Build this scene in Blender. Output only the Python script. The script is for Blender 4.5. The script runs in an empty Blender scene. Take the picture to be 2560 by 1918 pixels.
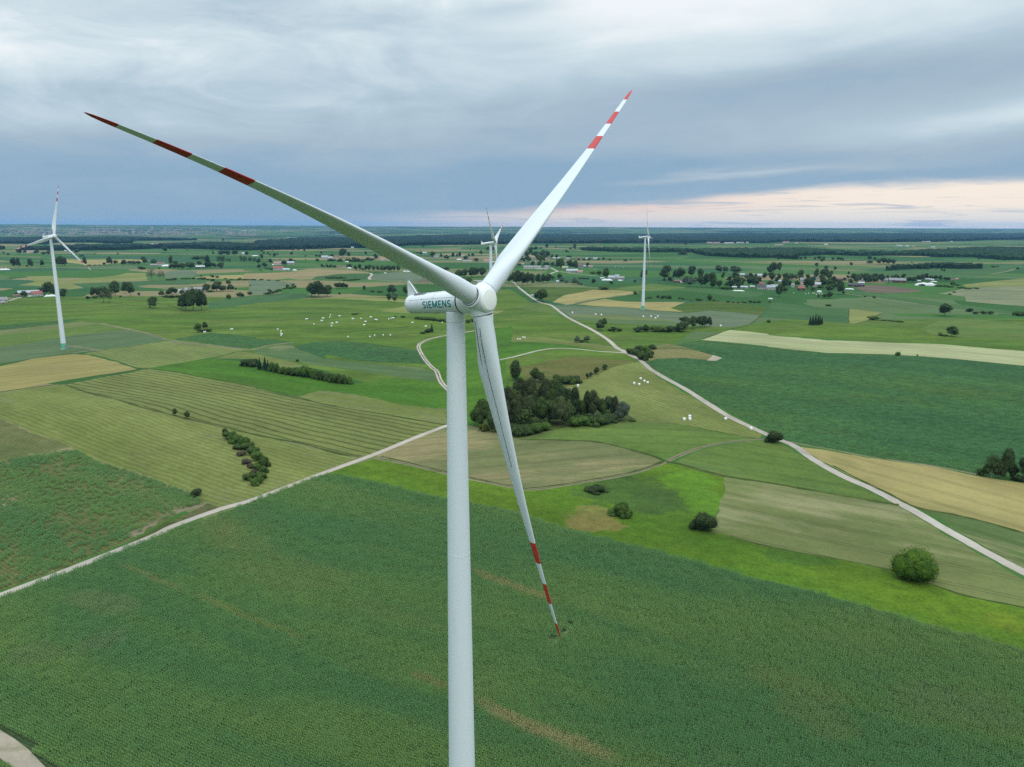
import bpy, bmesh, math, random
from mathutils import Vector, Matrix
from mathutils.geometry import delaunay_2d_cdt

random.seed(7)
S = bpy.context.scene
COL = S.collection
rad = math.radians

# ------------------------------------------------------------------ camera
FPX = 1905.0                       # focal length in pixels of a 2560 px wide frame
CAMZ = 110.0
PITCH = math.atan((959 - 567) / FPX)
ROLL = rad(.05)
fw = Vector((0, math.cos(PITCH), -math.sin(PITCH)))
rt0 = Vector((1, 0, 0)); up0 = rt0.cross(fw)
rt = rt0 * math.cos(ROLL) + up0 * math.sin(ROLL)
up = -rt0 * math.sin(ROLL) + up0 * math.cos(ROLL)
CAM = Vector((0, 0, CAMZ))
cd = bpy.data.cameras.new('camera'); cam = bpy.data.objects.new('camera', cd); COL.objects.link(cam)
cd.sensor_fit = 'HORIZONTAL'; cd.sensor_width = 36; cd.lens = 36 * FPX / 2560
cd.clip_start = .5; cd.clip_end = 80000
M3 = Matrix((rt, up, -fw)).transposed().to_4x4(); M3.translation = CAM
cam.matrix_world = M3
S.camera = cam
S.render.engine = 'CYCLES'
S.cycles.use_denoising = False            # keeps the leaf-sized texture; the 128 samples of a full render are clean enough
S.cycles.sample_clamp_indirect = 4; S.cycles.blur_glossy = 1; S.cycles.caustics_reflective = False; S.cycles.caustics_refractive = False
S.cycles.use_adaptive_sampling = False; S.cycles.max_bounces = 6; S.cycles.diffuse_bounces = 3; S.cycles.transparent_max_bounces = 6
S.cycles.volume_bounces = 0
S.view_settings.view_transform = 'Standard'; S.view_settings.look = 'None'
S.view_settings.exposure = 0.10; S.view_settings.gamma = 1

# ------------------------------------------------------------------ node helper
class N:
    """small wrapper that makes node math readable"""
    def __init__(s, tree): s.t = tree; s.n = tree.nodes; s.l = tree.links
    def new(s, typ, **kw):
        n = s.n.new(typ)
        for k, v in kw.items(): setattr(n, k, v)
        return n
    def put(s, sock, v):
        if isinstance(v, bpy.types.NodeSocket): s.l.new(v, sock)
        elif v is not None:
            if hasattr(sock.default_value, '__len__') and not hasattr(v, '__len__'): v = [v] * len(sock.default_value)
            if hasattr(v, '__len__') and len(v) == 3 and len(sock.default_value) == 4: v = (*v, 1)
            sock.default_value = v
    def m(s, op, a, b=None, c=None, clamp=False):
        n = s.new('ShaderNodeMath', operation=op, use_clamp=clamp)
        for i, v in enumerate((a, b, c)):
            if v is not None: s.put(n.inputs[i], v)
        return n.outputs[0]
    def vm(s, op, a, b=None, scale=None):
        n = s.new('ShaderNodeVectorMath', operation=op)
        s.put(n.inputs[0], a)
        if b is not None: s.put(n.inputs[1], b)
        if scale is not None: s.put(n.inputs['Scale'], scale)
        return n.outputs['Value'] if op in ('LENGTH', 'DOT_PRODUCT') else n.outputs[0]
    def mix(s, f, a, b, blend='MIX'):
        n = s.new('ShaderNodeMix', data_type='RGBA', blend_type=blend)
        s.put(n.inputs[0], f); s.put(n.inputs[6], a); s.put(n.inputs[7], b)
        return n.outputs[2]
    def ramp(s, f, stops, interp='LINEAR'):
        n = s.new('ShaderNodeValToRGB'); cr = n.color_ramp; cr.interpolation = interp
        while len(cr.elements) < len(stops): cr.elements.new(.5)
        for e, (p, c) in zip(cr.elements, stops):
            e.position = p; e.color = (*c, 1) if hasattr(c, '__len__') else (c, c, c, 1)
        s.put(n.inputs[0], f); return n.outputs[0]
    def noise(s, vec, scale, detail=4, rough=.55, dist=0):
        n = s.new('ShaderNodeTexNoise'); s.put(n.inputs['Vector'], vec)
        n.inputs['Scale'].default_value = scale; n.inputs['Detail'].default_value = detail
        n.inputs['Roughness'].default_value = rough; n.inputs['Distortion'].default_value = dist
        return n.outputs[0]
    def sstep(s, v, a, b):
        n = s.new('ShaderNodeMapRange', interpolation_type='SMOOTHSTEP')
        s.put(n.inputs[0], v); n.inputs[1].default_value = a; n.inputs[2].default_value = b
        return n.outputs[0]
    def comb(s, x, y, z):
        n = s.new('ShaderNodeCombineXYZ')
        for i, v in enumerate((x, y, z)): s.put(n.inputs[i], v)
        return n.outputs[0]
    def sep(s, v):
        n = s.new('ShaderNodeSeparateXYZ'); s.put(n.inputs[0], v); return n.outputs

# ------------------------------------------------------------------ sky and light
SUN_AZ, SUN_EL = rad(150), rad(52)          # behind thick cloud, to the right and behind the camera
W = bpy.data.worlds.new('World'); S.world = W; W.use_nodes = True
w = N(W.node_tree); w.n.clear()
d = w.new('ShaderNodeTexCoord').outputs['Generated']
dx, dy, dz = w.sep(d)
az = w.m('MULTIPLY', w.m('ARCTAN2', dx, dy), 57.2958)
el0 = w.m('MULTIPLY', w.m('ARCSINE', dz), 57.2958)
ela = w.m('MAXIMUM', el0, 0.0)
# cloud-deck coordinates: the direction carried up to a flat layer
inv = w.m('DIVIDE', 1.0, w.m('ADD', w.m('MAXIMUM', dz, 0.0), .07))
deck = w.comb(w.m('MULTIPLY', dx, inv), w.m('MULTIPLY', dy, inv), 0.0)
n_big = w.noise(w.vm('MULTIPLY', deck, (.55, .75, 1)), 1.0, 4, .55, .6)
n_mid = w.noise(w.comb(w.m('MULTIPLY', az, .105), w.m('MULTIPLY', w.m('ADD', el0, w.m('MULTIPLY', az, .03)), .30), 5.3), 1.0, 9, .60, .9)
n_str = w.noise(w.comb(w.m('MULTIPLY', az, .075), w.m('MULTIPLY', w.m('SUBTRACT', el0, w.m('MULTIPLY', az, .05)), .42), 3.0), 1.0, 6, .6, .5)
warp = w.m('ADD', w.m('MULTIPLY', w.m('SUBTRACT', n_big, .5), 7.0), w.m('MULTIPLY', w.m('SUBTRACT', n_str, .5), 5.0))
def blob(a0, e0, sa, se, tilt=0.0):
    u = w.m('DIVIDE', w.m('SUBTRACT', az, a0), sa)
    v = w.m('DIVIDE', w.m('SUBTRACT', w.m('SUBTRACT', w.m('ADD', el0, w.m('MULTIPLY', warp, .22)), e0), w.m('MULTIPLY', w.m('SUBTRACT', az, a0), tilt)), se)
    return w.m('EXPONENT', w.m('MULTIPLY', w.m('ADD', w.m('MULTIPLY', u, u), w.m('MULTIPLY', v, v)), -1.0))
el = w.m('ADD', el0, w.m('MULTIPLY', warp, .42))
# brightness field: 0 = dark slate blue, 1 = white overcast
b = w.m('ADD', .03, w.m('MULTIPLY', w.sstep(el, -1.0, 17.0), .72))
b = w.m('ADD', b, w.m('MULTIPLY', w.m('SUBTRACT', n_mid, .5), w.m('ADD', .22, w.m('MULTIPLY', w.m('MULTIPLY', w.sstep(az, 12., -20.), w.sstep(el0, 3., 9.)), .85))))
b = w.m('ADD', b, w.m('MULTIPLY', w.m('SUBTRACT', n_str, .5), .22))
for (a0, e0, sa, se, tl, amt) in ((-31, 10.5, 12, 2.6, .0, .30), (-30, 6.6, 14, 1.0, .02, .22), (-13, 8.4, 5, .8, .02, .16), (-14, 14.5, 9, 1.6, -.1, -.22), (0, 14.8, 4, .9, .1, -.30), (9, 15.5, 15, 3.2, .0, .34), (-24, 15.8, 14, 1.6, -.05, .10),
                                  (26, 9.6, 22, 1.7, .06, -.26), (35, 7.0, 13, 1.1, .1, .50), (20, 4.6, 16, 1.0, .08, -.06), (34, 3.9, 12, .6, .05, -.10),
                                  (3, 3.9, 9, 1.7, .02, -.22), (16, 3.55, 8, .28, .04, .34), (-25, 3.4, 20, 2.2, 0, -.12), (20, 12.8, 14, 2.2, .05, .10)):
    b = w.m('ADD', b, w.m('MULTIPLY', blob(a0, e0, sa, se, tl), amt))
cloud = w.ramp(b, [(0, (.25, .395, .545)), (.25, (.37, .478, .58)), (.5, (.46, .585, .67)), (.78, (.65, .755, .81)), (1, (.86, .91, .935))])
# break in the cloud above the horizon to the right: sunset light
wl = w.m('ADD', el0, w.m('MULTIPLY', w.m('SUBTRACT', n_str, .5), 1.6))
top = w.m('ADD', .85, w.m('MULTIPLY', w.sstep(az, -12., 34.), 2.05))
edge = w.m('SUBTRACT', wl, top)
wm = w.m('MULTIPLY', w.sstep(edge, .35, -.45), w.sstep(az, -16., 6.))
warmc = w.mix(w.sstep(az, 2., 26.), (.78, .61, .56), (.97, .85, .73))
warmc = w.mix(w.m('MULTIPLY', w.sstep(w.m('ADD', el0, w.m('MULTIPLY', w.m('SUBTRACT', n_str, .5), 1.2)), 1.45, .75), .55), warmc, (.78, .78, .73))
streak = w.sstep(w.noise(w.comb(w.m('MULTIPLY', az, .12), w.m('MULTIPLY', el0, 2.6), 1.0), 1.0, 5, .6, .8), .53, .68)
warmc = w.mix(w.m('MULTIPLY', streak, .8), warmc, (.50, .54, .60))
cloud = w.mix(wm, cloud, warmc)
# the unseen upper sky of an overcast day is brighter than its rim (CIE overcast)
zen = w.m('ADD', 1.0, w.m('MULTIPLY', w.sstep(ela, 17.0, 60.0), 1.75))
cloud = w.vm('SCALE', cloud, scale=zen)
sky = w.new('ShaderNodeTexSky', sky_type='NISHITA', sun_disc=False)
sky.sun_elevation = SUN_EL; sky.sun_rotation = SUN_AZ; sky.altitude = 250
tot = w.vm('ADD', w.vm('SCALE', cloud, scale=.93), w.vm('SCALE', sky.outputs[0], scale=.004))
tot = w.mix(w.sstep(el0, -.4, -3.0), tot, (.16, .20, .16))
bg = w.new('ShaderNodeBackground'); w.put(bg.inputs[0], tot); bg.inputs[1].default_value = 1.0
wo = w.new('ShaderNodeOutputWorld'); w.l.new(bg.outputs[0], wo.inputs[0])
W.cycles.sampling_method = 'MANUAL'; W.cycles.sample_map_resolution = 1024

sd = bpy.data.lights.new('sun', 'SUN'); sd.energy = 1.1; sd.angle = rad(30); sd.color = (1, .95, .88)
sun = bpy.data.objects.new('sun', sd); COL.objects.link(sun)
sun.location = (0, -200, 300)
sdir = Vector((math.sin(SUN_AZ) * math.cos(SUN_EL), math.cos(SUN_AZ) * math.cos(SUN_EL), math.sin(SUN_EL)))
sun.rotation_euler = sdir.to_track_quat('Z', 'Y').to_euler()

# ------------------------------------------------------------------ reading places off the photograph
CROP = {'O': (0, 0, 1)}
for i in range(4):
    CROP['A%d' % (i + 1)] = (553.0 * i, 380.2, .25034)
    CROP['B%d' % (i + 1)] = (553.0 * i, 760.4, .25034)
for i, x0 in enumerate((0, 665.3, 1546.7)): CROP['C%d' % (i + 1)] = (x0, 1157.9, .3015)
for i in range(8): CROP['D%d' % (i + 1)] = (276.5 * i, 466.6, .12517)
FO = FPX / (2560 / 2212)            # focal length in overview pixels (2212 wide)
def ray(x, y):
    v = fw + rt * ((x - 1106) / FO) - up * ((y - 828.5) / FO)
    return v.normalized()
def flat(x, y):
    v = ray(x, y); t = -CAMZ / min(v.z, -1e-4); return CAM.x + v.x * t, CAM.y + v.y * t

MOUNDS = []
def mound(crop, x, y, h, rx, ry, ang=0):
    o = CROP[crop]; fx, fy = flat(o[0] + x * o[2], o[1] + y * o[2])
    MOUNDS.append((fx, fy, h, rx, ry, math.cos(rad(ang)), math.sin(rad(ang))))
mound('A3', 1400, 1525, 9.5, 50, 34, 20)
mound('A3', 1750, 1130, 6.0, 110, 70)
mound('A3', 700, 1000, 5.0, 130, 80)
mound('B3', 600, 95, 4.0, 45, 28)
mound('B3', 900, 700, 2.6, 60, 40)
mound('A2', 750, 1250, 4.0, 140, 60)
mound('B1', 900, 560, 3.2, 70, 45)
mound('A2', 1500, 940, 5, 130, 70)
mound('A4', 800, 1300, 4, 160, 60)
def sst(v, a, b):
    v = min(1, max(0, (v - a) / (b - a))); return v * v * (3 - 2 * v)
def H(x, y):
    dd = math.hypot(x, y)
    a = sst(dd, 150, 600)
    h = a * (1.3 * math.sin(x / 61 + y / 95 + 1) * math.sin(y / 83 - x / 140 + .4)
             + 2.2 * math.sin(x / 170 + 2 + math.sin(y / 210)) * math.sin(y / 155 + x / 300))
    if dd > 1200: h += sst(dd, 1200, 3500) * 3.5 * math.sin(x / 420 + 1) * math.sin(y / 390 + .5 * math.sin(x / 500))
    for mx, my, mh, rx, ry, c, s in MOUNDS:
        u = x - mx; v = y - my
        if abs(u) < 3 * rx + 3 * ry and abs(v) < 3 * rx + 3 * ry:
            p = (u * c + v * s) / rx; q = (-u * s + v * c) / ry
            h += mh * math.exp(-(p * p + q * q))
    if dd > 8500:
        a_ = math.atan2(x, y) * 57.3
        r = 100 - 1.7 * max(-40, min(40, a_)) + 5 * math.sin(a_ * .31 + 1) + 4.5 * math.sin(a_ * .83 + 2) + 3 * math.sin(a_ * 2.1) + 1.8 * math.sin(a_ * 5.3 + 1) + 1.2 * math.sin(a_ * 11)
        r += 9 * math.exp(-((a_ - 18.5) / 2.6) ** 2) + 8 * math.exp(-((a_ - 7) / 4) ** 2)
        h += r * sst(dd, 8500, 21000)
    return h
def G(x, y):
    """the point of the terrain under an overview pixel"""
    v = ray(x, y); t = 60.0; p = None
    for _ in range(2000):
        q = CAM + v * t
        if q.z <= H(q.x, q.y) or t > 23000:
            lo, hi = t / 1.012, t
            for _ in range(14):
                m = (lo + hi) / 2; q = CAM + v * m
                if q.z <= H(q.x, q.y): hi = m
                else: lo = m
            return CAM + v * hi
        t *= 1.012
    return CAM + v * t
def P(crop, x, y):
    o = CROP[crop]; return G(o[0] + x * o[2], o[1] + y * o[2])

# ------------------------------------------------------------------ object helpers
MATS = {}
def link(name, mesh, mats=(), parent=None):
    o = bpy.data.objects.new(name, mesh)
    for m in (mats if isinstance(mats, (list, tuple)) else [mats]): mesh.materials.append(m)
    COL.objects.link(o)
    if parent: o.parent = parent
    return o
def from_bm(name, bm, mats=(), parent=None, smooth=False):
    me = bpy.data.meshes.new(name); bm.to_mesh(me); bm.free()
    if smooth:
        for p in me.polygons: p.use_smooth = True
    return link(name, me, mats, parent)
def tag(o, label, cat=None, group=None, kind=None):
    o['label'] = label
    if cat: o['category'] = cat
    if group: o['group'] = group
    if kind: o['kind'] = kind
    return o
def empty(name, loc, rz=0):
    o = bpy.data.objects.new(name, None); COL.objects.link(o); o.location = loc; o.rotation_euler.z = rz
    o.empty_display_size = 1; return o
def copy_tree(o, parent=None):
    c = o.copy(); COL.objects.link(c); c.parent = parent
    for ch in KIDS.get(o.name, ()): 
        cc = copy_tree(ch, c)
    return c
KIDS = {}
def kid(parent, child): KIDS.setdefault(parent.name, []).append(child); return child
ORD = 'leftmost second third fourth fifth sixth seventh eighth ninth tenth eleventh twelfth thirteenth fourteenth fifteenth sixteenth seventeenth eighteenth nineteenth twentieth twenty-first twenty-second twenty-third twenty-fourth twenty-fifth twenty-sixth twenty-seventh twenty-eighth twenty-ninth thirtieth'.split()

# ------------------------------------------------------------------ materials
def principled(name, col=(.8, .8, .8), rough=.6, spec=.3, metal=0):
    m = bpy.data.materials.new(name); m.use_nodes = True
    k = N(m.node_tree); p = m.node_tree.nodes['Principled BSDF']
    k.put(p.inputs['Base Color'], col); p.inputs['Roughness'].default_value = rough
    p.inputs['Specular IOR Level'].default_value = spec; p.inputs['Metallic'].default_value = metal
    return m, k, p
def plain(name, col, rough=.7, spec=.3, var=.12, scale=.6):
    m, k, p = principled(name, col, rough, spec)
    pos = k.new('ShaderNodeTexCoord').outputs['Object']
    n = k.noise(pos, scale, 5)
    f = k.m('ADD', 1 - var, k.m('MULTIPLY', n, 2 * var))
    k.put(p.inputs['Base Color'], k.vm('SCALE', tuple(col), scale=f)); return m
k_sharp = 1.6
def ground_mat(name, base, alt, ang=0., patch=None, pamt=.5, pscale=.02, pthr=(.52, .66), rows=None, rowamt=.25, rowdist=1.5,
               fine=.35, fscale=.9, bump=.35, mscale=.012, streak=.35, macro=.30, tram=None, jit=1., blobs=(), sharp=False):
    """a field: two tones of crop, bare or dry patches drawn out along the rows, drill rows, leaf-sized mottling"""
    m, k, p = principled(name, base, .9, .08)
    pos = k.new('ShaderNodeNewGeometry').outputs['Position']
    vr = k.new('ShaderNodeVectorRotate', rotation_type='Z_AXIS'); k.put(vr.inputs['Vector'], pos); vr.inputs['Angle'].default_value = -ang
    u = vr.outputs[0]
    us = k.vm('MULTIPLY', u, (.28, 1, .3))
    n1 = k.noise(us, mscale, 5, .6, .3)
    n2 = k.noise(k.vm('MULTIPLY', u, (.06, 1, .1)), .22, 4, .6)
    f = k.m('ADD', k.sstep(n1, .32, .68), k.m('MULTIPLY', k.m('SUBTRACT', n2, .5), streak * 2), clamp=True)
    c = k.mix(f, base, alt)
    if patch:
        pn = k.noise(k.vm('MULTIPLY', u, (.4, 1, .4)), pscale, 7, .66, .5)
        pf = k.m('MULTIPLY', k.sstep(k.m('ADD', pn, k.m('MULTIPLY', k.m('SUBTRACT', n2, .5), .25)), *pthr), pamt)
        c = k.mix(pf, c, patch)
    for bx, by, rx, ry, ba, bc, bs in blobs:      # patches of other growth with frayed edges
        q = k.vm('SUBTRACT', pos, (bx, by, 0))
        r2 = k.new('ShaderNodeVectorRotate', rotation_type='Z_AXIS'); k.put(r2.inputs['Vector'], q); r2.inputs['Angle'].default_value = -ba
        qx, qy, qz = k.sep(r2.outputs[0])
        qx = k.m('DIVIDE', qx, rx); qy = k.m('DIVIDE', qy, ry)
        dd_ = k.m('SQRT', k.m('ADD', k.m('MULTIPLY', qx, qx), k.m('MULTIPLY', qy, qy)))
        dd_ = k.m('ADD', dd_, k.m('MULTIPLY', k.m('SUBTRACT', k.noise(pos, .07, 7, .7), .5), 2.2))
        c = k.mix(k.m('MULTIPLY', k.sstep(dd_, 1.12, .78), bs), c, bc)
    mac = k.noise(k.vm('MULTIPLY', u, (.35, 1, .3)), .030, 6, .62, .4)  # broad uneven tone; also paints soft shading of the rolling ground into the colour
    mid = k.noise(k.vm('MULTIPLY', u, (.5, 1, .5)), .16, 5, .65, .2)
    c = k.vm('SCALE', c, scale=k.m('ADD', 1 - macro * .5 - .13, k.m('ADD', k.m('MULTIPLY', k.sstep(mac, .28, .72), macro), k.m('MULTIPLY', mid, .26))))
    if tram:
        ux, uy, uz = k.sep(k.vm('ADD', u, k.vm('SCALE', k.comb(0., k.m('SUBTRACT', k.noise(u, .02, 2), .5), 0.), scale=6.0)))
        fr = k.m('FRACT', k.m('DIVIDE', uy, tram))
        ln = k.m('ADD', k.m('LESS_THAN', k.m('ABSOLUTE', k.m('SUBTRACT', fr, .42)), .35 / tram), k.m('LESS_THAN', k.m('ABSOLUTE', k.m('SUBTRACT', fr, .42 + 1.9 / tram)), .35 / tram))
        c = k.vm('SCALE', c, scale=k.m('SUBTRACT', 1.0, k.m('MULTIPLY', ln, .28)))
    hgt = None
    if rows:
        wv = k.new('ShaderNodeTexWave', wave_type='BANDS', bands_direction='Y', wave_profile='SIN')
        k.put(wv.inputs['Vector'], k.vm('ADD', u, k.vm('SCALE', k.comb(0., k.m('SUBTRACT', k.noise(u, .03, 2), .5), 0.), scale=rowdist * 4)))
        wv.inputs['Scale'].default_value = .314 / rows; wv.inputs['Distortion'].default_value = 0.6; wv.inputs['Detail Scale'].default_value = 2.
        rv = k.m('MULTIPLY', k.m('SUBTRACT', wv.outputs[1], .5), rowamt * 2) if not sharp else k.m('MULTIPLY', k.sstep(wv.outputs[1], .70, .96), rowamt * k_sharp)
        c = k.vm('SCALE', c, scale=k.m('SUBTRACT', 1.0, rv))
        hgt = wv.outputs[1]
    fn = k.noise(pos, fscale, 6, .7)
    fn2 = k.noise(pos, fscale * .22, 4, .6)
    fac = k.m('ADD', 1.0, k.m('ADD', k.m('MULTIPLY', k.m('SUBTRACT', fn, .5), fine * 2.2), k.m('MULTIPLY', k.m('SUBTRACT', fn2, .5), fine * 1.2)))
    c = k.vm('SCALE', c, scale=k.m('MAXIMUM', fac, .15))
    k.put(p.inputs['Base Color'], c)
    if bump:
        bp = k.new('ShaderNodeBump'); bp.inputs['Strength'].default_value = bump; bp.inputs['Distance'].default_value = .5
        k.put(bp.inputs['Height'], fn); k.l.new(bp.outputs[0], p.inputs['Normal'])
    return m
# ------------------------------------------------------------------ ground, fields and roads: one seamless sheet cut along the field edges
PAL = {
 'maize':   dict(base=(.026, .068, .028), alt=(.040, .084, .028), patch=(.085, .095, .032), pamt=.6, pscale=.012, pthr=(.56, .72), rows=.75, rowamt=.22, fine=.55, fscale=1.1, bump=.6),
 'maize2':  dict(base=(.022, .072, .030), alt=(.031, .086, .028), rows=2.4, rowamt=.24, fine=1.25, fscale=1.0, bump=.8, macro=.24, patch=(.042, .085, .022), pamt=.5, pscale=.012),
 'patchy':  dict(base=(.060, .088, .036), alt=(.090, .104, .048), patch=(.22, .185, .105), pamt=.8, pscale=.03, pthr=(.52, .66), rows=1.5, rowamt=.15, fine=.6, fscale=.9, bump=.6),
 'lime':    dict(base=(.039, .102, .011), alt=(.062, .120, .012), fine=.75, fscale=1.1, patch=(.034, .084, .012), pamt=.6, pscale=.02, macro=.42),
 'meadow':  dict(base=(.042, .096, .015), alt=(.062, .118, .019), fine=.5, fscale=.45, patch=(.085, .115, .036), pamt=.55, pscale=.015, macro=.46),
 'rough':   dict(base=(.034, .075, .016), alt=(.052, .090, .020), fine=.5, patch=(.07, .085, .03), pamt=.6, pscale=.03),
 'mown':    dict(base=(.100, .122, .027), alt=(.128, .146, .042), rows=3.4, rowamt=.12, fine=.42, fscale=.6, patch=(.135, .135, .062), pamt=.6, pscale=.018),
 'swath':   dict(base=(.108, .128, .038), alt=(.128, .146, .040), rows=6.2, rowamt=.30, fine=.45, fscale=.7, sharp=True),
 'wheat':   dict(tram=15, base=(.225, .188, .070), alt=(.255, .210, .082), fine=.22, patch=(.12, .125, .048), pamt=.55, pscale=.02, pthr=(.5, .7)),
 'pale':    dict(tram=18, base=(.235, .250, .120), alt=(.270, .275, .145), fine=.16),
 'yellow':  dict(tram=12, base=(.135, .150, .040), alt=(.165, .172, .055), fine=.22, rows=3, rowamt=.06),
 'oats':    dict(tram=14, base=(.052, .108, .026), alt=(.078, .128, .036), fine=.42, fscale=.5, patch=(.045, .10, .040), pamt=.6, pscale=.012),
 'rye':     dict(tram=15, base=(.078, .108, .052), alt=(.110, .130, .065), fine=.28, patch=(.20, .185, .095), pamt=.75, pscale=.022, pthr=(.48, .66)),
 'tanrye':  dict(tram=14, base=(.105, .120, .046), alt=(.130, .130, .055), fine=.3, patch=(.23, .185, .09), pamt=.8, pscale=.022, pthr=(.46, .64)),
 'grey':    dict(tram=16, base=(.080, .115, .062), alt=(.105, .130, .074), fine=.22),
 'teal':    dict(base=(.028, .080, .034), alt=(.038, .094, .034), rows=3, rowamt=.08, fine=.35),
 'drygrass':dict(base=(.150, .125, .036), alt=(.110, .120, .026), fine=.5, patch=(.06, .10, .018), pamt=.7, pscale=.05),
 'mound':   dict(base=(.070, .080, .022), alt=(.100, .098, .030), fine=.5, patch=(.035, .07, .018), pamt=.7, pscale=.04),
 'plough':  dict(base=(.095, .072, .050), alt=(.120, .088, .060), rows=6, rowamt=.25, fine=.3),
 'sand':    dict(base=(.270, .225, .165), alt=(.310, .270, .215), fine=.25, patch=(.14, .14, .07), pamt=.5, pscale=.06, bump=.2),
 'road':    dict(base=(.320, .275, .232), alt=(.360, .320, .280), fine=.18, patch=(.20, .175, .13), pamt=.5, pscale=.08, bump=.15),
 'track':   dict(base=(.150, .130, .080), alt=(.190, .165, .110), fine=.35, patch=(.06, .09, .03), pamt=.8, pscale=.12, bump=.2),
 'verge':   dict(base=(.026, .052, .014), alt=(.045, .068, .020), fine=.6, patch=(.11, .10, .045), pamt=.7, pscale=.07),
}
ALLSTRIPS = []
for k_, d_ in PAL.items():
    if k_ in ('mown', 'swath', 'yellow', 'pale', 'wheat', 'tanrye', 'rye', 'grey', 'drygrass', 'sand'): continue     # a warm green under a blue-grey sky
    for c_ in ('base', 'alt', 'patch'):
        if c_ in d_ and d_[c_][1] > d_[c_][0]: r_, g_, b_ = d_[c_]; d_[c_] = (r_ * 1.22, g_ * 1.03, b_ * .80)
FIELDS = []   # (name, label, palette, overview polygon in world xy, angle)
def X(crop, *xy):
    o = CROP[crop]; return [(o[0] + xy[i] * o[2], o[1] + xy[i + 1] * o[2]) for i in range(0, len(xy), 2)]
def field(name, label, pal, pts, rowdir=None, over=None):
    w_ = [G(*p) for p in pts]
    ang = 0.
    if rowdir:
        a, c = G(*rowdir[0]), G(*rowdir[1]); ang = math.atan2(c.y - a.y, c.x - a.x)
    FIELDS.append([name, label, pal, [(p.x, p.y) for p in w_], ang, over or {}])
def smooth(pts, n=4):
    out = []
    for i in range(len(pts) - 1):
        p0, p1, p2, p3 = pts[max(i - 1, 0)], pts[i], pts[i + 1], pts[min(i + 2, len(pts) - 1)]
        for j in range(n):
            t = j / n
            out.append(tuple(.5 * (2 * p1[k] + (p2[k] - p0[k]) * t + (2 * p0[k] - 5 * p1[k] + 4 * p2[k] - p3[k]) * t * t + (3 * p1[k] - p0[k] - 3 * p2[k] + p3[k]) * t ** 3) for k in (0, 1)))
    out.append(tuple(pts[-1])); return out
def strip(name, label, pal, pts, width, wob=0.):
    c = [G(*p) for p in pts]; ALLSTRIPS.append((name, pts, width)); c = smooth([(p.x, p.y) for p in c])
    L, R = [], []
    for i, (x, y) in enumerate(c):
        a = c[max(i - 1, 0)]; b_ = c[min(i + 1, len(c) - 1)]
        tx, ty = b_[0] - a[0], b_[1] - a[1]; l = math.hypot(tx, ty) or 1
        hw = width / 2 * (1 + random.uniform(-wob, wob))
        L.append((x - ty / l * hw, y + tx / l * hw)); R.append((x + ty / l * hw, y - tx / l * hw))
    a, b_ = c[0], c[-1]
    FIELDS.append([name, label, pal, L + R[::-1], math.atan2(b_[1] - a[1], b_[0] - a[0]), {}])

# far and middle distance first, later fields lie over earlier ones
field('meadow', 'wide bright green meadow in the middle distance behind the turbine', 'meadow', X('O', -60, 650, 300, 640, 700, 645, 900, 640, 1100, 625, 1140, 650, 1230, 690, 1350, 700, 1600, 705, 1760, 680, 1900, 690, 2300, 690, 2300, 790, 1900, 740, 1500, 715, 1400, 760, 1300, 820, 1150, 860, 980, 880, 700, 800, 540, 770, 400, 740, 0, 760, -60, 760), X('O', 300, 700, 1500, 690))
field('grain_field', 'pale wheat field behind the left farm', 'yellow', X('D1', 450, 1040, 900, 1035, 1100, 1100, 1450, 1240, 1200, 1270, 700, 1210, 310, 1195, 600, 1140), X('D1', 300, 1190, 1200, 1100))
field('grain_field', 'yellow-green field stretching behind the bare trees', 'yellow', X('D1', 1100, 1120, 1500, 1075, 2000, 1030, 2209, 985) + X('D2', 300, 985, 330, 1100, 0, 1115) + X('D1', 2000, 1130, 1300, 1160), X('D1', 1100, 1110, 2209, 1000))
field('crop_field', 'dull blue-green crop strip below the bare trees', 'teal', X('D1', 1300, 1165, 2209, 1130) + X('D2', 600, 1110, 1300, 1090, 1360, 1160, 1000, 1190, 400, 1190, 0, 1230) + X('D1', 1900, 1250, 1500, 1230), X('D2', 0, 1200, 1300, 1120))
field('grain_field', 'straw-coloured field beyond the row of trees', 'wheat', X('D1', 1140, 750, 1400, 760, 2209, 745) + X('D2', 380, 760, 300, 800, 0, 790) + X('D1', 1800, 840, 1500, 850, 1150, 800), None)
field('grain_field', 'grey-green oat field left of the dark bushes', 'grey', X('D2', 650, 960, 1000, 930, 1200, 950, 1150, 1040, 700, 1080, 640, 1060), None)
field('grain_field', 'tan field behind the hedge of the left middle distance', 'wheat', X('D2', 1150, 1060, 1500, 1030, 2209, 1010) + X('D3', 0, 1040, 0, 1085) + X('D2', 1700, 1085, 1200, 1080), None)
field('crop_field', 'blue-green crop field above the meadow with bales', 'teal', X('A1', 1790, 1090, 2000, 1050, 2209, 1025) + X('A2', 0, 1025, 300, 1005, 430, 1015, 560, 1045, 400, 1055, 200, 1082, 0, 1096) + X('A1', 2209, 1098, 2000, 1128, 1800, 1150), X('A1', 1800, 1120, 2209, 1060))
field('grain_field', 'grey-green grain field left of the big round trees', 'grey', X('A2', -60, 895, 200, 905, 340, 930, 240, 975, 80, 1012, -60, 1025), None)
field('grain_field', 'long pinkish tan wheat field below the left village', 'wheat', X('A2', -100, 842, 300, 828, 500, 800, 960, 828, 990, 840, 700, 847, 500, 862, 200, 892, -100, 900), X('A2', 0, 860, 900, 835), dict(base=(.215, .165, .085), alt=(.20, .165, .07)))
field('crop_field', 'dark green crop field with two hedges in it', 'maize2', X('A2', 520, 868, 700, 849, 980, 846, 985, 892, 700, 905, 480, 892), X('A2', 520, 890, 985, 860))
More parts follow.
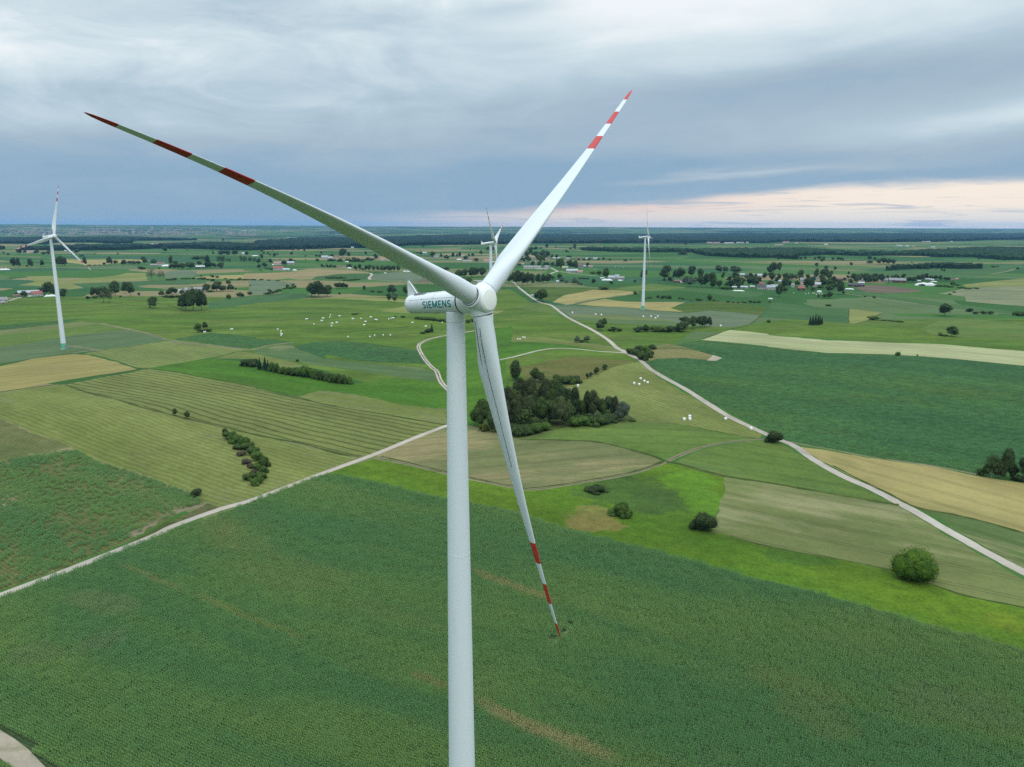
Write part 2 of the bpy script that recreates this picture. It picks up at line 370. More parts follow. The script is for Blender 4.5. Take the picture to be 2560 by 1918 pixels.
field('grain_field', 'grey-green grain field right of the winding lane', 'grey', X('A2', 1005, 850, 1300, 822, 1560, 860, 1500, 925, 1300, 910, 1100, 905, 985, 897), None)
field('ploughed_field', 'brown ploughed field behind the nacelle', 'plough', X('A2', 1360, 908, 1480, 862, 1620, 930, 1540, 927), X('A2', 1380, 870, 1560, 925))
field('grain_field', 'thin yellow strip above the meadow with bales', 'yellow', X('A2', 590, 1052, 800, 1041, 1050, 1050, 1320, 1066, 1320, 1092, 1000, 1076, 800, 1064), X('A2', 600, 1050, 1300, 1075))
field('grain_field', 'yellow-green strip behind the hub', 'yellow', X('A2', 1065, 1168, 1300, 1120, 1700, 1145, 2145, 1162, 2050, 1200, 1750, 1195, 1350, 1185), X('A2', 1100, 1160, 2100, 1175))
field('meadow', 'olive pasture right of the dirt road', 'rough', X('A3', 90, 955, 350, 958, 600, 975, 900, 965, 1000, 950, 890, 985, 600, 1060, 320, 1082, 200, 1030), None)
field('grain_field', 'tan wheat field crossed by the track beyond the dirt road', 'wheat', X('A3', 350, 1088, 450, 1030, 700, 982, 850, 984, 1100, 1000, 1010, 1022, 900, 1034, 600, 1085, 480, 1112), X('A3', 360, 1085, 1050, 1000))
field('grain_field', 'light green grain field left of the right turbine', 'oats', X('A3', 890, 985, 1000, 952, 1200, 928, 1500, 960, 1450, 985, 1200, 992), None)
field('grain_field', 'tan field right behind the foot of the right turbine', 'wheat', X('A3', 560, 1108, 800, 1062, 1000, 1085, 1500, 1090, 1370, 1140, 1490, 1172, 1300, 1166, 1000, 1138, 700, 1120), X('A3', 560, 1110, 1450, 1100))
field('grain_field', 'grey-green field around the foot of the right turbine', 'grey', X('A3', 385, 1125, 520, 1119, 900, 1130, 1130, 1148, 1330, 1170, 1520, 1182, 1700, 1162, 1900, 1176, 2145, 1200, 2050, 1280, 1900, 1306, 1720, 1302, 1500, 1272, 1250, 1240, 900, 1200, 500, 1205, 430, 1165), X('A3', 500, 1150, 1900, 1250))
field('grain_field', 'thin yellowish strip with white bales below the right turbine', 'yellow', X('A3', 490, 1200, 900, 1197, 1250, 1228, 1440, 1255, 1200, 1246, 900, 1240, 530, 1216), X('A3', 500, 1205, 1400, 1250), dict(base=(.10, .125, .042), alt=(.12, .14, .05)))
field('meadow', 'olive rough hill right of the right turbine', 'rough', X('A3', 1365, 1141, 1500, 1100, 1700, 1080, 1950, 1092, 2209, 1132, 2155, 1198, 1900, 1172, 1700, 1157, 1520, 1180), None)
field('crop_field', 'teal crop field in front of the right village', 'teal', X('A3', 1200, 1000, 1500, 966, 1900, 980, 2195, 1010, 2100, 1047, 1950, 1047, 1700, 1010, 1400, 985), X('A3', 1200, 1000, 2195, 1010))
field('crop_field', 'dark teal rectangular crop field in front of the right village', 'teal', X('A3', 2150, 1218, 2209, 1150) + X('A4', 60, 1090, 370, 1130, 697, 1145, 696, 1272, 300, 1242, 0, 1222), X('A4', 0, 1180, 690, 1220))
field('grain_field', 'small yellow field beside the teal rectangle', 'yellow', X('A4', 700, 1145, 985, 1180, 870, 1240, 760, 1277, 697, 1272), None)
field('crop_field', 'long narrow teal strip running right from the village', 'teal', X('A4', 640, 978, 900, 1010, 1300, 1068, 1600, 1108, 1900, 1140, 2300, 1190, 2300, 1205, 1900, 1180, 1600, 1142, 1200, 1086, 900, 1040, 650, 1002), X('A4', 640, 990, 2209, 1185))
field('ploughed_field', 'brown ploughed field right of the village', 'plough', X('A4', 745, 965, 900, 938, 1100, 955, 1340, 990, 1100, 1012, 850, 1003), X('A4', 750, 960, 1300, 1000))
field('grain_field', 'wide grey-tan field at the right edge', 'rye', X('A4', 1480, 1012, 1700, 968, 2209, 950, 2600, 955, 2600, 1150, 2209, 1122, 1900, 1100, 1710, 1082, 1690, 1040), X('A4', 1500, 1010, 2209, 1000), dict(base=(.125, .145, .075), alt=(.15, .16, .09)))
field('grain_field', 'straw-coloured field above the grey-tan field', 'yellow', X('A4', 1680, 938, 2209, 885, 2600, 880, 2600, 952, 2209, 948, 1720, 962), None)
field('crop_field', 'dark green field around the wood on the right', 'teal', X('A4', 700, 850, 900, 822, 1400, 800, 1850, 795, 2209, 760, 2209, 800, 1900, 850, 1600, 880, 1000, 880), None)
field('meadow', 'lightly striped meadow under the lone right bush', 'oats', X('A4', 1320, 1322, 1500, 1240, 1800, 1222, 2209, 1292, 2500, 1330, 2500, 1430, 2209, 1412, 1700, 1390, 1450, 1370), X('A4', 1350, 1320, 2209, 1350))
field('meadow', 'tan-green mown strip beside the dirt road behind the lower blade', 'mown', X('A3', -120, 1370, 0, 1375, 300, 1397, 600, 1436, 880, 1475, 955, 1518, 700, 1488, 450, 1452, 200, 1432, -120, 1430), X('A3', 0, 1400, 900, 1490))
field('meadow', 'light meadow patch beside the tree on the dirt road', 'oats', X('A3', 20, 1130, 150, 1095, 330, 1100, 370, 1145, 430, 1200, 300, 1180, 120, 1150), None)
# left of the tower
field('crop_field', 'dark green crop stripe behind the left turbine', 'maize2', X('A1', -300, 1300, 0, 1288, 480, 1252, 720, 1228, 520, 1282, 0, 1335, -300, 1350), X('A1', 0, 1300, 700, 1240))
field('grain_field', 'yellow-green strip behind the left turbine', 'yellow', X('A1', -300, 1350, 0, 1332, 300, 1302, 700, 1257, 870, 1270, 700, 1302, 300, 1342, 0, 1372, -300, 1395), X('A1', 0, 1350, 700, 1270), dict(base=(.10, .12, .04), alt=(.12, .135, .05)))
field('meadow', 'light green meadow behind the left turbine', 'oats', X('A1', -300, 1400, 0, 1375, 400, 1333, 860, 1280, 1085, 1327, 650, 1372, 300, 1432, 0, 1475, -300, 1510), X('A1', 0, 1400, 900, 1300))
field('crop_field', 'grey-green crop field around the foot of the left turbine', 'grey', X('A1', -400, 1530, 0, 1478, 300, 1434, 650, 1372, 1085, 1328, 1460, 1410, 1300, 1442, 870, 1502, 600, 1532, 300, 1572, 0, 1622, -400, 1700), X('A1', 0, 1550, 1400, 1400), dict(base=(.062, .104, .044), alt=(.086, .120, .052), rows=3, rowamt=.06))
field('maize_field', 'dark green striped triangle of maize beyond the left track', 'maize2', X('A1', 1500, 1410, 1700, 1370, 1840, 1352, 2209, 1392) + X('A2', 0, 1405, 200, 1411, 312, 1436, 100, 1460, 0, 1482) + X('A1', 2150, 1490, 1900, 1466, 1700, 1432), X('A1', 1550, 1420, 2209, 1440), dict(rows=4, rowamt=.3))
field('meadow', 'strip of yellow-green grass behind the long hedgerow', 'mown', X('A2', -10, 1530, 250, 1592, 450, 1642) + X('B2', 480, 132, 400, 124, 200, 150, 0, 60) + X('B1', 2209, 60, 1840, 55) + X('A1', 2060, 1515), None)
field('crop_field', 'grey-green crop field with bare pale patches behind the tower', 'rye', X('A2', 0, 1500, 310, 1442, 335, 1475, 450, 1530, 650, 1585, 1000, 1620, 1400, 1650) + X('B2', 1560, 180, 1545, 255, 1200, 212, 900, 162, 450, 107, 350, 77, 200, 72) + X('A2', 250, 1590, 0, 1530), X('A2', 0, 1500, 1400, 1640), dict(base=(.052, .095, .032), alt=(.07, .11, .04), pthr=(.56, .7)))
field('maize_field', 'dark maize field on the knoll behind the tower', 'maize2', X('A2', 325, 1472, 500, 1432, 700, 1420, 950, 1440, 1300, 1490, 1415, 1500, 1440, 1560, 1470, 1625) + X('B2', 1400, 102, 900, 76, 600, 20) + X('A2', 600, 1582, 450, 1530), X('A2', 400, 1450, 1400, 1600))
field('meadow', 'bright green meadow strip beside the long hedgerow', 'lime', X('B1', 1270, 142, 1500, 92, 1830, 55, 2209, 100) + X('B2', 0, 150, 200, 182, 830, 275, 1200, 225, 1540, 258, 1590, 262, 1700, 345, 1700, 500, 1400, 472, 1200, 442, 900, 372, 560, 332, 350, 382, 0, 317) + X('B1', 2209, 302, 1800, 227, 1500, 167), X('B1', 1300, 140, 2209, 280), dict(base=(.040, .102, .009), alt=(.054, .112, .010)))
field('wheat_field', 'yellow wheat field in front of the left turbine', 'wheat', X('A1', -400, 1720, 0, 1642, 300, 1574, 620, 1535, 760, 1545, 1000, 1602) + X('B1', 1190, 148, 600, 238, 0, 347, -400, 425), X('B1', 0, 250, 1100, 130), dict(base=(.215, .18, .06), alt=(.20, .175, .062)))
field('hay_meadow', 'striped yellow-green hay meadow right of the wheat', 'mown', X('A1', 700, 1535, 860, 1508, 1000, 1482, 1450, 1427, 1700, 1437, 2000, 1484, 2150, 1500, 2050, 1512, 1850, 1562, 1500, 1622) + X('B1', 1270, 140, 1180, 132, 1000, 72, 800, 22), X('A1', 800, 1530, 1300, 1640), dict(rows=5, rowamt=.14, base=(.098, .13, .036)))
field('hay_meadow', 'hay meadow raked into long wavy swaths', 'swath', X('B1', 570, 282, 640, 266, 1200, 162, 1275, 147, 1500, 172, 1800, 232, 2209, 302) + X('B2', 0, 318, 300, 382, 600, 457, 1000, 522, 1350, 582, 1600, 622, 1640, 632, 1400, 725, 1100, 855, 900, 905, 700, 872, 400, 792, 200, 752, 0, 717) + X('B1', 2209, 712, 1900, 642, 1500, 547, 1200, 472, 1000, 407, 800, 362, 700, 332), X('B1', 1000, 240) + X('B2', 700, 650))
field('hay_meadow', 'small mown meadow between swaths and green strip', 'mown', X('B2', 350, 385, 560, 332, 900, 374, 1200, 442, 1400, 475, 1700, 505, 1700, 605, 1600, 618, 1350, 577, 1000, 517, 600, 452), X('B2', 400, 390, 1600, 590))
field('hay_meadow', 'olive mown meadow curving round the shrub island', 'mown', X('B1', -400, 432, 0, 350, 570, 277, 700, 337, 1000, 412, 1500, 552, 1900, 647, 2209, 717) + X('B2', 0, 725, 200, 762, 700, 882, 880, 908, 500, 1062, 0, 1240) + X('B1', 1900, 1345, 1790, 1290, 1600, 1202, 1270, 1072, 880, 952, 500, 762, 250, 692, 0, 570, -400, 410), X('B1', 300, 500, 1700, 1000))
field('maize_field', 'thin dark green maize with bare sandy patches at left edge', 'patchy', X('B1', -400, 400, 0, 572, 250, 695, 500, 765, 880, 955, 1270, 1075, 1600, 1205, 1775, 1290, 1720, 1330, 1550, 1390, 1300, 1520, 1090, 1640) + X('C1', 500, 212, 0, 392, -400, 540), X('B1', 0, 700, 1500, 1300))
strip('bare_soil', 'curved dry sandy strip at the edge of the thin maize', 'track', X('B1', 1790, 1315, 1600, 1355, 1450, 1400, 1320, 1470, 1200, 1545, 1120, 1590), 4, .6)
field('verge', 'dark weedy verge between thin maize and dirt road', 'verge', X('B1', 1905, 1345, 1790, 1305, 1640, 1385, 1430, 1470, 1250, 1575, 1100, 1650, 1160, 1640, 1500, 1495), None)
# right of the tower
field('meadow', 'bright green meadow behind the lower blade', 'lime', X('A2', 1425, 1450, 1660, 1372, 1820, 1345, 2209, 1300) + X('A3', 0, 1434, 200, 1436, 450, 1456, 700, 1492, 900, 1515, 600, 1490, 400, 1484, 250, 1498, 100, 1538, -60, 1585) + X('B3', 60, 130, 100, 250, -100, 400, -250, 640) + X('B2', 1650, 615, 1650, 335, 1590, 250, 1560, 170, 1440, 0) + X('A2', 1470, 1600, 1430, 1540, 1405, 1470), X('A2', 1450, 1450, 2209, 1350), dict(base=(.042, .106, .009), alt=(.056, .118, .010)))
field('meadow', 'green meadow below the side track', 'meadow', X('A3', -60, 1580, 100, 1540, 250, 1500, 400, 1485, 600, 1494, 800, 1515, 970, 1527) + X('B3', 1080, 72, 700, 48, 500, 45, 250, 88, 70, 128, -20, 300, -60, 120), X('A3', 100, 1560, 900, 1540))
field('meadow', 'brown-green rough mound above the grove', 'mound', X('B3', 70, 130, 250, 90, 500, 46, 700, 50, 900, 70, 1080, 77, 830, 146, 640, 236, 580, 275, 450, 300, 280, 240, 110, 240), None)
field('hay_meadow', 'mown hay meadow with white bales beside the dirt road', 'mown', X('B3', 420, 330, 640, 238, 830, 148, 1080, 82, 1125, 90, 1240, 205, 1490, 355, 1790, 515, 2160, 702, 2130, 747, 1800, 692, 1400, 617, 1080, 592, 1020, 530, 900, 470, 500, 440), X('B3', 1000, 350, 2000, 690), dict(rows=4.2))
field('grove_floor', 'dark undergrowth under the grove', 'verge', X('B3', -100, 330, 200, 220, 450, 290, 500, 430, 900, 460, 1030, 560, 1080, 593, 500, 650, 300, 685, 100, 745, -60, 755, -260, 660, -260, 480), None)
field('grain_field', 'green grain field below the grove', 'oats', X('B3', 60, 752, 120, 742, 300, 684, 500, 645, 1080, 595, 1400, 620, 1800, 697, 2130, 750, 1950, 768, 1600, 830, 1330, 938, 1200, 892, 1000, 834, 750, 777, 550, 762), X('B3', 200, 730, 2000, 740))
field('grain_field', 'dry tan-green field left of the grassy track', 'tanrye', X('B3', 60, 757, 550, 766, 750, 781, 1000, 840, 1200, 897, 1322, 945, 1000, 1050, 500, 1140, 150, 1178, 0, 1165) + X('B2', 1660, 1042, 1300, 955, 1080, 905, 1020, 880, 1060, 862, 1660, 640, 1850, 672, 2100, 702), X('B3', 100, 1000, 1200, 900))
field('grain_field', 'green grain field between grassy track and dirt road', 'oats', X('B3', 1400, 955, 1600, 845, 1950, 778, 2180, 764) + X('B4', 90, 780, 400, 962, 700, 1120, 1000, 1262, 1130, 1315, 600, 1230, 0, 1124) + X('B3', 1830, 1068, 1430, 962), X('B3', 1500, 930) + X('B4', 900, 1220))
def gblob(crop, x0, y0, x1, y1, ry, col, st):
    a, c = P(crop, x0, y0), P(crop, x1, y1); m = (a + c) / 2
    return (m.x, m.y, (a - c).length / 2, ry, math.atan2(c.y - a.y, c.x - a.x), col, st)
BL = [gblob('B3', 560, 1240, 1500, 1180, 24, (.042, .080, .016), .85), gblob('B3', 1050, 1330, 1480, 1240, 16, (.040, .076, .016), .8), gblob('B3', 1330, 1050, 1700, 1180, 14, (.075, .150, .012), .9), gblob('B3', 1600, 1150, 1740, 1430, 10, (.070, .145, .012), .8),
      gblob('B3', 440, 1420, 960, 1500, 11, (.150, .128, .036), .95), gblob('B3', 560, 1350, 900, 1420, 7, (.135, .125, .034), .8), gblob('B3', 620, 1180, 840, 1190, 5, (.03, .06, .016), .8), gblob('C3', 1900, 560, 2209, 640, 6, (.10, .13, .012), .6), gblob('C3', 300, 110, 900, 200, 7, (.035, .085, .014), .6)]
field('meadow', 'bright lime meadow strip above the foreground maize', 'lime', X('B2', 590, 1045, 1000, 922, 1300, 975, 1660, 1055) + X('B3', 0, 1172, 150, 1188, 500, 1150, 1000, 1055, 1330, 952, 1400, 965, 1830, 1075, 1830, 1200, 1770, 1400, 1720, 1555) + X('C3', 100, 0, 400, 82, 900, 170, 1250, 245, 1500, 330, 1800, 430, 2209, 512, 2600, 610, 2700, 960, 2209, 822, 1600, 652, 900, 457, 0, 227) + X('B3', 1000, 1657, 500, 1537, 0, 1372) + X('B2', 1650, 1270, 1000, 1120), X('C3', 0, 150, 2209, 700), dict(blobs=BL))
field('grain_field', 'streaky grey-green field left of the dirt road', 'rye', X('B3', 1832, 1077) + X('B4', 0, 1131, 600, 1235, 1130, 1325, 1250, 1400, 1480, 1545, 1690, 1657) + X('C3', 1705, 25, 2209, 312, 2600, 530, 2600, 606, 2209, 511, 1800, 429, 1500, 329, 1250, 244, 900, 169, 400, 81, 110, 0) + X('B3', 1722, 1553, 1772, 1400, 1832, 1200), X('C3', 300, 60, 2000, 430), dict(base=(.086, .116, .034), alt=(.125, .138, .048)))
field('maize_field', 'large dark green field right of the dirt road', 'maize2', X('A3', 1130, 1560, 1250, 1500, 1480, 1440, 1640, 1415, 1900, 1440, 2209, 1470) + X('A4', 0, 1476, 500, 1529, 1100, 1546, 1600, 1580, 2209, 1640, 2700, 1690) + X('B4', 2700, 1150, 2209, 1080, 1830, 1058, 1500, 998, 1100, 933, 850, 894, 600, 845, 300, 797, 110, 757) + X('B3', 2190, 690, 1900, 535, 1600, 370, 1300, 190, 1130, 95), X('B4', 0, 300, 2209, 600))
field('meadow', 'olive and tan grassy knoll between the dirt road and dark field', 'mound', X('A3', 1060, 1570, 1150, 1530, 1240, 1470, 1340, 1450, 1500, 1480, 1640, 1518, 1730, 1545, 1690, 1590, 1500, 1572, 1250, 1578, 1130, 1600), None, dict(base=(.10, .105, .032), alt=(.15, .135, .055)))
field('bare_soil', 'pale sandy spot at the end of the knoll', 'sand', X('A3', 1735, 1545, 1815, 1570, 1760, 1595, 1680, 1592), None)
field('grain_field', 'pale cream grain field above the large dark field', 'pale', X('A3', 1640, 1412, 1870, 1327, 2209, 1361) + X('A4', 0, 1372, 500, 1417, 1000, 1436, 1500, 1452, 2209, 1512, 2600, 1540, 2600, 1676, 2209, 1637, 1600, 1577, 1100, 1543, 500, 1526, 0, 1474) + X('A3', 2209, 1468, 1900, 1438), X('A4', 0, 1420, 2209, 1580))
field('wheat_field', 'tan wheat field between the dirt road and large dark field', 'wheat', X('B4', 250, 815, 500, 846, 850, 910, 1400, 984, 1830, 1072, 2209, 1132, 2600, 1190, 2600, 1650, 2209, 1560, 1900, 1470, 1600, 1400, 1280, 1342, 1050, 1232, 800, 1112, 500, 962), X('B4', 300, 830, 2209, 1350))
field('grain_field', 'grey-green triangle of grass right of the dirt road', 'rye', X('B4', 1290, 1345, 1600, 1404, 1900, 1474, 2209, 1564, 2600, 1655) + X('C3', 2700, 380, 2500, 400, 2209, 240, 2000, 122, 1780, 0) + X('B4', 1830, 1655, 1600, 1525, 1450, 1425), X('B4', 1450, 1420, 2209, 1650), dict(base=(.055, .10, .02), alt=(.08, .11, .04)))
field('maize_field', 'big foreground maize field around the turbine tower', 'maize', X('C1', -500, 640, -100, 470, 0, 428, 500, 248, 1090, 15) + X('B2', 0, 1285, 590, 1050, 1000, 1121, 1650, 1271) + X('B3', 0, 1373, 500, 1538, 1000, 1658) + X('C3', 0, 228, 900, 458, 1600, 653, 2209, 823, 2700, 960) + X('O', 2700, 1900, 1400, 2100, 200, 2100, -500, 1900), X('C1', 300, 200, 1800, 700), dict(base=(.034, .060, .026), alt=(.050, .074, .028)))
ML = [gblob('C2', 1180, 270, 1780, 485, 2.2, (.27, .27, .10), .9), gblob('C2', 1200, 1205, 2209, 1640, 2.6, (.30, .28, .115), .95), gblob('C2', 740, 1000, 1010, 1110, 1.6, (.25, .25, .09), .8), gblob('C1', 840, 225, 1320, 405, 1.3, (.22, .25, .085), .7), gblob('C1', 1380, 440, 2180, 768, 1.5, (.20, .26, .075), .85),
      gblob('C3', 1250, 1150, 2209, 1330, 9, (.165, .235, .085), .6), gblob('C3', 480, 1150, 980, 1480, 7, (.17, .235, .08), .6), gblob('C3', 200, 980, 950, 1220, 5, (.17, .23, .075), .6), gblob('C1', 500, 440, 980, 560, 6, (.18, .23, .10), .5), gblob('C1', 520, 850, 920, 700, 5, (.165, .225, .10), .45), gblob('C1', 150, 820, 420, 900, 6, (.15, .20, .10), .4),
      gblob('C2', 300, 80, 1000, 240, 4, (.13, .24, .07), .6), gblob('C2', 250, 470, 1000, 680, 4, (.15, .24, .075), .6), gblob('C1', 1400, 300, 1700, 420, 5, (.14, .25, .06), .5)]
strip('bare_soil', 'small bare scar in the maize below the lowest blade tip', 'track', X('C2', 1730, 787, 1800, 735, 1890, 655), .9, .4)
# roads and tracks
strip('dirt_track', 'sandy twin-rutted track curving behind the tower', 'road', X('A2', 1890, 1335, 1640, 1376, 1500, 1406, 1425, 1440, 1402, 1475, 1430, 1540, 1475, 1605, 1525, 1657) + X('B2', 1560, 168, 1595, 255, 1665, 335, 1740, 420, 1780, 520), 3.5, .1)
strip('dirt_track', 'straight side track joining the main dirt road', 'road', X('B2', 2100, 68, 2209, 45) + X('A3', 0, 1565, 100, 1538, 250, 1502, 400, 1486, 600, 1496, 800, 1516, 985, 1528), 3.2, .1)
strip('dirt_track', 'tan field track behind the left turbine', 'track', X('A1', 860, 1270, 1000, 1300, 1150, 1330, 1300, 1365, 1450, 1412, 1600, 1434, 2000, 1482, 2130, 1500, 2209, 1492) + X('A2', 100, 1463, 315, 1436), 4.0, .15)
strip('dirt_track', 'short access track to the left turbine', 'track', X('A1', 640, 1527, 760, 1510, 860, 1503, 800, 1494, 700, 1478, 600, 1466, 480, 1470), 3.5, .2)
strip('dirt_track', 'grassy twin-rutted farm track right of the tower', 'track', X('B2', 1040, 912, 1300, 965, 1660, 1050) + X('B3', 0, 1168, 180, 1186, 500, 1142, 850, 1085, 1100, 1030, 1330, 945, 1500, 870, 1700, 806, 1950, 768, 2190, 752), 2.6, .15)
strip('dirt_track', 'narrow track between the wheat and the large dark field', 'track', X('B4', 112, 762, 300, 797, 600, 850, 850, 900, 1400, 980, 1850, 1065), 1.8, .2)
strip('dirt_track', 'faint track through the tan fields beyond the dirt road', 'track', X('A3', 355, 1122, 480, 1112, 600, 1088, 800, 1052, 1040, 1018, 1110, 1010), 4, .1)
strip('dirt_track', 'winding sandy lane beside the dark crop field', 'road', X('A2', 985, 838, 1000, 848, 992, 862, 975, 878, 985, 893), 6, .1)
strip('dirt_track', 'pale lane running right from the village', 'track', X('A4', 560, 1000, 900, 1050, 1300, 1105, 1700, 1155, 2209, 1205), 4, .1)
strip('village_street', 'asphalt village street between the farms behind the blade', 'road', X('D5', 640, 1010, 700, 980, 780, 955, 740, 930, 660, 890), 7)
strip('village_street', 'pale lane in front of the long barn', 'road', X('D5', 780, 955, 860, 962, 1000, 985, 1300, 1020, 1500, 1040), 5)
strip('village_street', 'pale farm drive at the left farm', 'road', X('D1', 150, 1465, 260, 1430, 370, 1395), 5)
strip('village_street', 'pale lane at the far right fields', 'track', X('D8', 1650, 1005, 1900, 960, 2050, 910), 6)
strip('dirt_road', 'long pale dirt road running down to the right', 'road', X('A3', 10, 915, 80, 980, 160, 1040, 230, 1085, 300, 1105, 355, 1125, 470, 1212, 560, 1262, 700, 1332, 850, 1430, 970, 1515, 1110, 1592) + X('B3', 1200, 150, 1350, 240, 1500, 322, 1700, 450, 1900, 570, 2170, 697) + X('B4', 110, 762, 230, 812, 400, 932, 650, 1072, 900, 1182, 1130, 1302, 1300, 1392, 1500, 1512, 1760, 1657) + X('C3', 1830, 58, 2000, 150, 2209, 260, 2600, 455), 4.3, .06)
strip('dirt_road', 'pale dirt road crossing from the left edge to the tower', 'road', X('C1', -500, 620, -200, 510, 0, 425, 500, 238, 1090, 3) + X('B1', 1500, 1500, 1900, 1355) + X('B2', 0, 1265, 600, 1038, 1050, 872, 1400, 728, 1660, 630, 1750, 595), 3.6, .06)
field('sandy_track', 'wide bare sandy track in the bottom left corner', 'sand', X('C1', -200, 1250, 0, 1390, 100, 1450, 200, 1525, 330, 1660, 420, 1760, 180, 1760, 90, 1660, 0, 1590, -200, 1420), None)
for nm, pp, wd in list(ALLSTRIPS):
    if nm == 'dirt_track' and wd in (3.5, 2.6, 4.0): strip('verge', 'thin dark grassy verge along a field edge', 'verge', pp, wd * .2, .5)
# grassy field edges seen as thin dark lines
for pts, wd in ((X('B1', -400, 425, 0, 345, 600, 262, 1200, 148, 1275, 140), 2.6), (X('B1', 560, 282, 700, 332, 800, 362, 1000, 407, 1200, 470, 1500, 547, 1900, 643, 2209, 714) + X('B2', 200, 755, 400, 790, 700, 874, 890, 905), 2.2),
                (X('B1', 1280, 142, 1500, 170, 1800, 230, 2209, 302) + X('B2', 350, 386, 600, 455, 1000, 520, 1350, 580, 1640, 628), 1.8), (X('B3', 1330, 950, 1430, 962, 1830, 1070) + X('B4', 0, 1127, 600, 1232, 1000, 1300, 1130, 1322), 2.4),
                (X('B3', 60, 754, 550, 764, 750, 779, 1000, 836, 1200, 893, 1330, 940), 2.0), (X('B2', 1080, 900, 1300, 950, 1660, 1038) + X('B3', 0, 1158, 180, 1172, 500, 1130, 850, 1072, 1100, 1018, 1320, 935), 1.5),
                (X('C3', 100, 0, 400, 82, 900, 170, 1250, 245, 1500, 330, 1800, 430, 2209, 512, 2600, 608), 1.0), (X('A4', 0, 1475, 500, 1527, 1100, 1544, 1600, 1579, 2209, 1639, 2600, 1680), 2),
                (X('A1', 300, 1572, 620, 1532, 870, 1502, 1300, 1441, 1460, 1411), 1.6), (X('A3', 400, 1124, 900, 1131, 1130, 1149, 1330, 1171, 1520, 1182), 2.2), (X('A3', 1520, 1182, 1700, 1161, 1900, 1176, 2145, 1199), 1.6),
                (X('A3', 1640, 1410, 1870, 1326, 2050, 1282, 2145, 1200), 2.2), (X('A2', 680, 1358, 1000, 1328, 1340, 1298), 3), (X('A2', 540, 1418, 900, 1410, 1200, 1398, 1420, 1378), 1.8),
                (X('A2', 0, 1095, 200, 1081, 400, 1056, 560, 1047), 2.2), (X('A1', 1100, 1065, 1500, 1125, 1560, 1160), 3), (X('A1', 580, 1050, 880, 1090, 1300, 1135, 1520, 1165), 3),
                (X('A3', 1100, 1000, 1400, 987, 1700, 1012, 1950, 1049, 2090, 1048), 2.2), (X('A4', 1700, 1215, 2209, 1288), 2), (X('A4', 1440, 1375, 1700, 1392, 2209, 1414), 2), (X('A4', 800, 1070, 1100, 1130, 1310, 1165), 2),
                (X('A4', 0, 1222, 300, 1242, 697, 1272, 760, 1277, 870, 1240, 985, 1182), 1.8), (X('A4', 697, 1145, 697, 1272), 1.2), (X('B4', 560, 980, 800, 1105, 1050, 1226, 1280, 1340, 1600, 1402, 1900, 1472, 2209, 1562, 2600, 1652), 1.6),
                (X('A2', 900, 1168, 1180, 1122), 2), (X('A1', 0, 1622, 300, 1573), 1.6), (X('A3', 430, 1455, 200, 1433, -60, 1432), 1.5), (X('B3', 1080, 590, 1400, 617, 1800, 692, 2130, 747), 1.0),
                (X('A2', 960, 835, 700, 848, 540, 865), 2), (X('A4', 1500, 1012, 1600, 985, 1700, 968), 2)):
    strip('verge', 'thin dark grassy verge along a field edge', 'verge', pts, wd, .45)

def densify(poly, jit=0.):
    out = []; rj = random.Random(len(poly))
    for i in range(len(poly)):
        a, c = poly[i], poly[(i + 1) % len(poly)]
        L = math.hypot(a[0] - c[0], a[1] - c[1]); D = min(math.hypot(*a), math.hypot(*c))
        n = max(1, int(L / max(4, D * .012))); n = min(n, 90)
        jj = jit * min(1.4, .25 + D * .0016)
        for j in range(n): out.append((a[0] + (c[0] - a[0]) * j / n + rj.gauss(0, jj), a[1] + (c[1] - a[1]) * j / n + rj.gauss(0, jj)))
    return out
pts = []; faces = []
for f in FIELDS:
    road = any(t in f[0] for t in ('road', 'track', 'street', 'verge', 'soil'))
    q = densify(f[3], 0. if road else f[5].get('jit', .55))
    f[3] = q
    if sum(q[i - 1][0] * q[i][1] - q[i][0] * q[i - 1][1] for i in range(len(q))) < 0: q.reverse()
    i0 = len(pts); pts += q; faces.append(list(range(i0, i0 + len(q))))
R = 24500
i0 = len(pts); outer = [(-R, -1500), (R, -1500), (R, R), (-R, R)]; pts += outer; faces.append([i0, i0 + 1, i0 + 2, i0 + 3])
rg = random.Random(3)
def inside_view(x, y, m=1.25): return y > -150 and abs(x) < y * .74 * m + 160
def grid(d0, d1, step):
    y = -160 if d0 == 0 else 0
    while y < d1:
        xm = min(d1, y * .95 + 300); x = -xm
        while x < xm:
            dd = math.hypot(x, y)
            if d0 <= dd < d1 and inside_view(x, y): pts.append((x + rg.uniform(-.3, .3) * step, y + rg.uniform(-.3, .3) * step))
            x += step
        y += step
grid(0, 700, 13); grid(700, 1600, 24); grid(1600, 4000, 60); grid(4000, 9000, 170); grid(9000, 24000, 420)
for i in range(60):
    a = 2 * math.pi * i / 60
    for r_ in (400, 1500, 5000, 12000, 20000):
        q = (r_ * math.sin(a), r_ * math.cos(a))
        if not inside_view(*q) and q[1] > -1400: pts.append(q)
res = delaunay_2d_cdt([Vector(p) for p in pts], [], faces, 1, 1e-3)
V, E_, F_, _, _, OF = res
NF = len(FIELDS)
zs = [H(v.x, v.y) for v in V]
import numpy as np
VX = np.array([(v.x, v.y) for v in V]); FT = np.array([list(t) for t in F_]); CC = VX[FT].mean(axis=1)
owner = np.full(len(FT), NF)
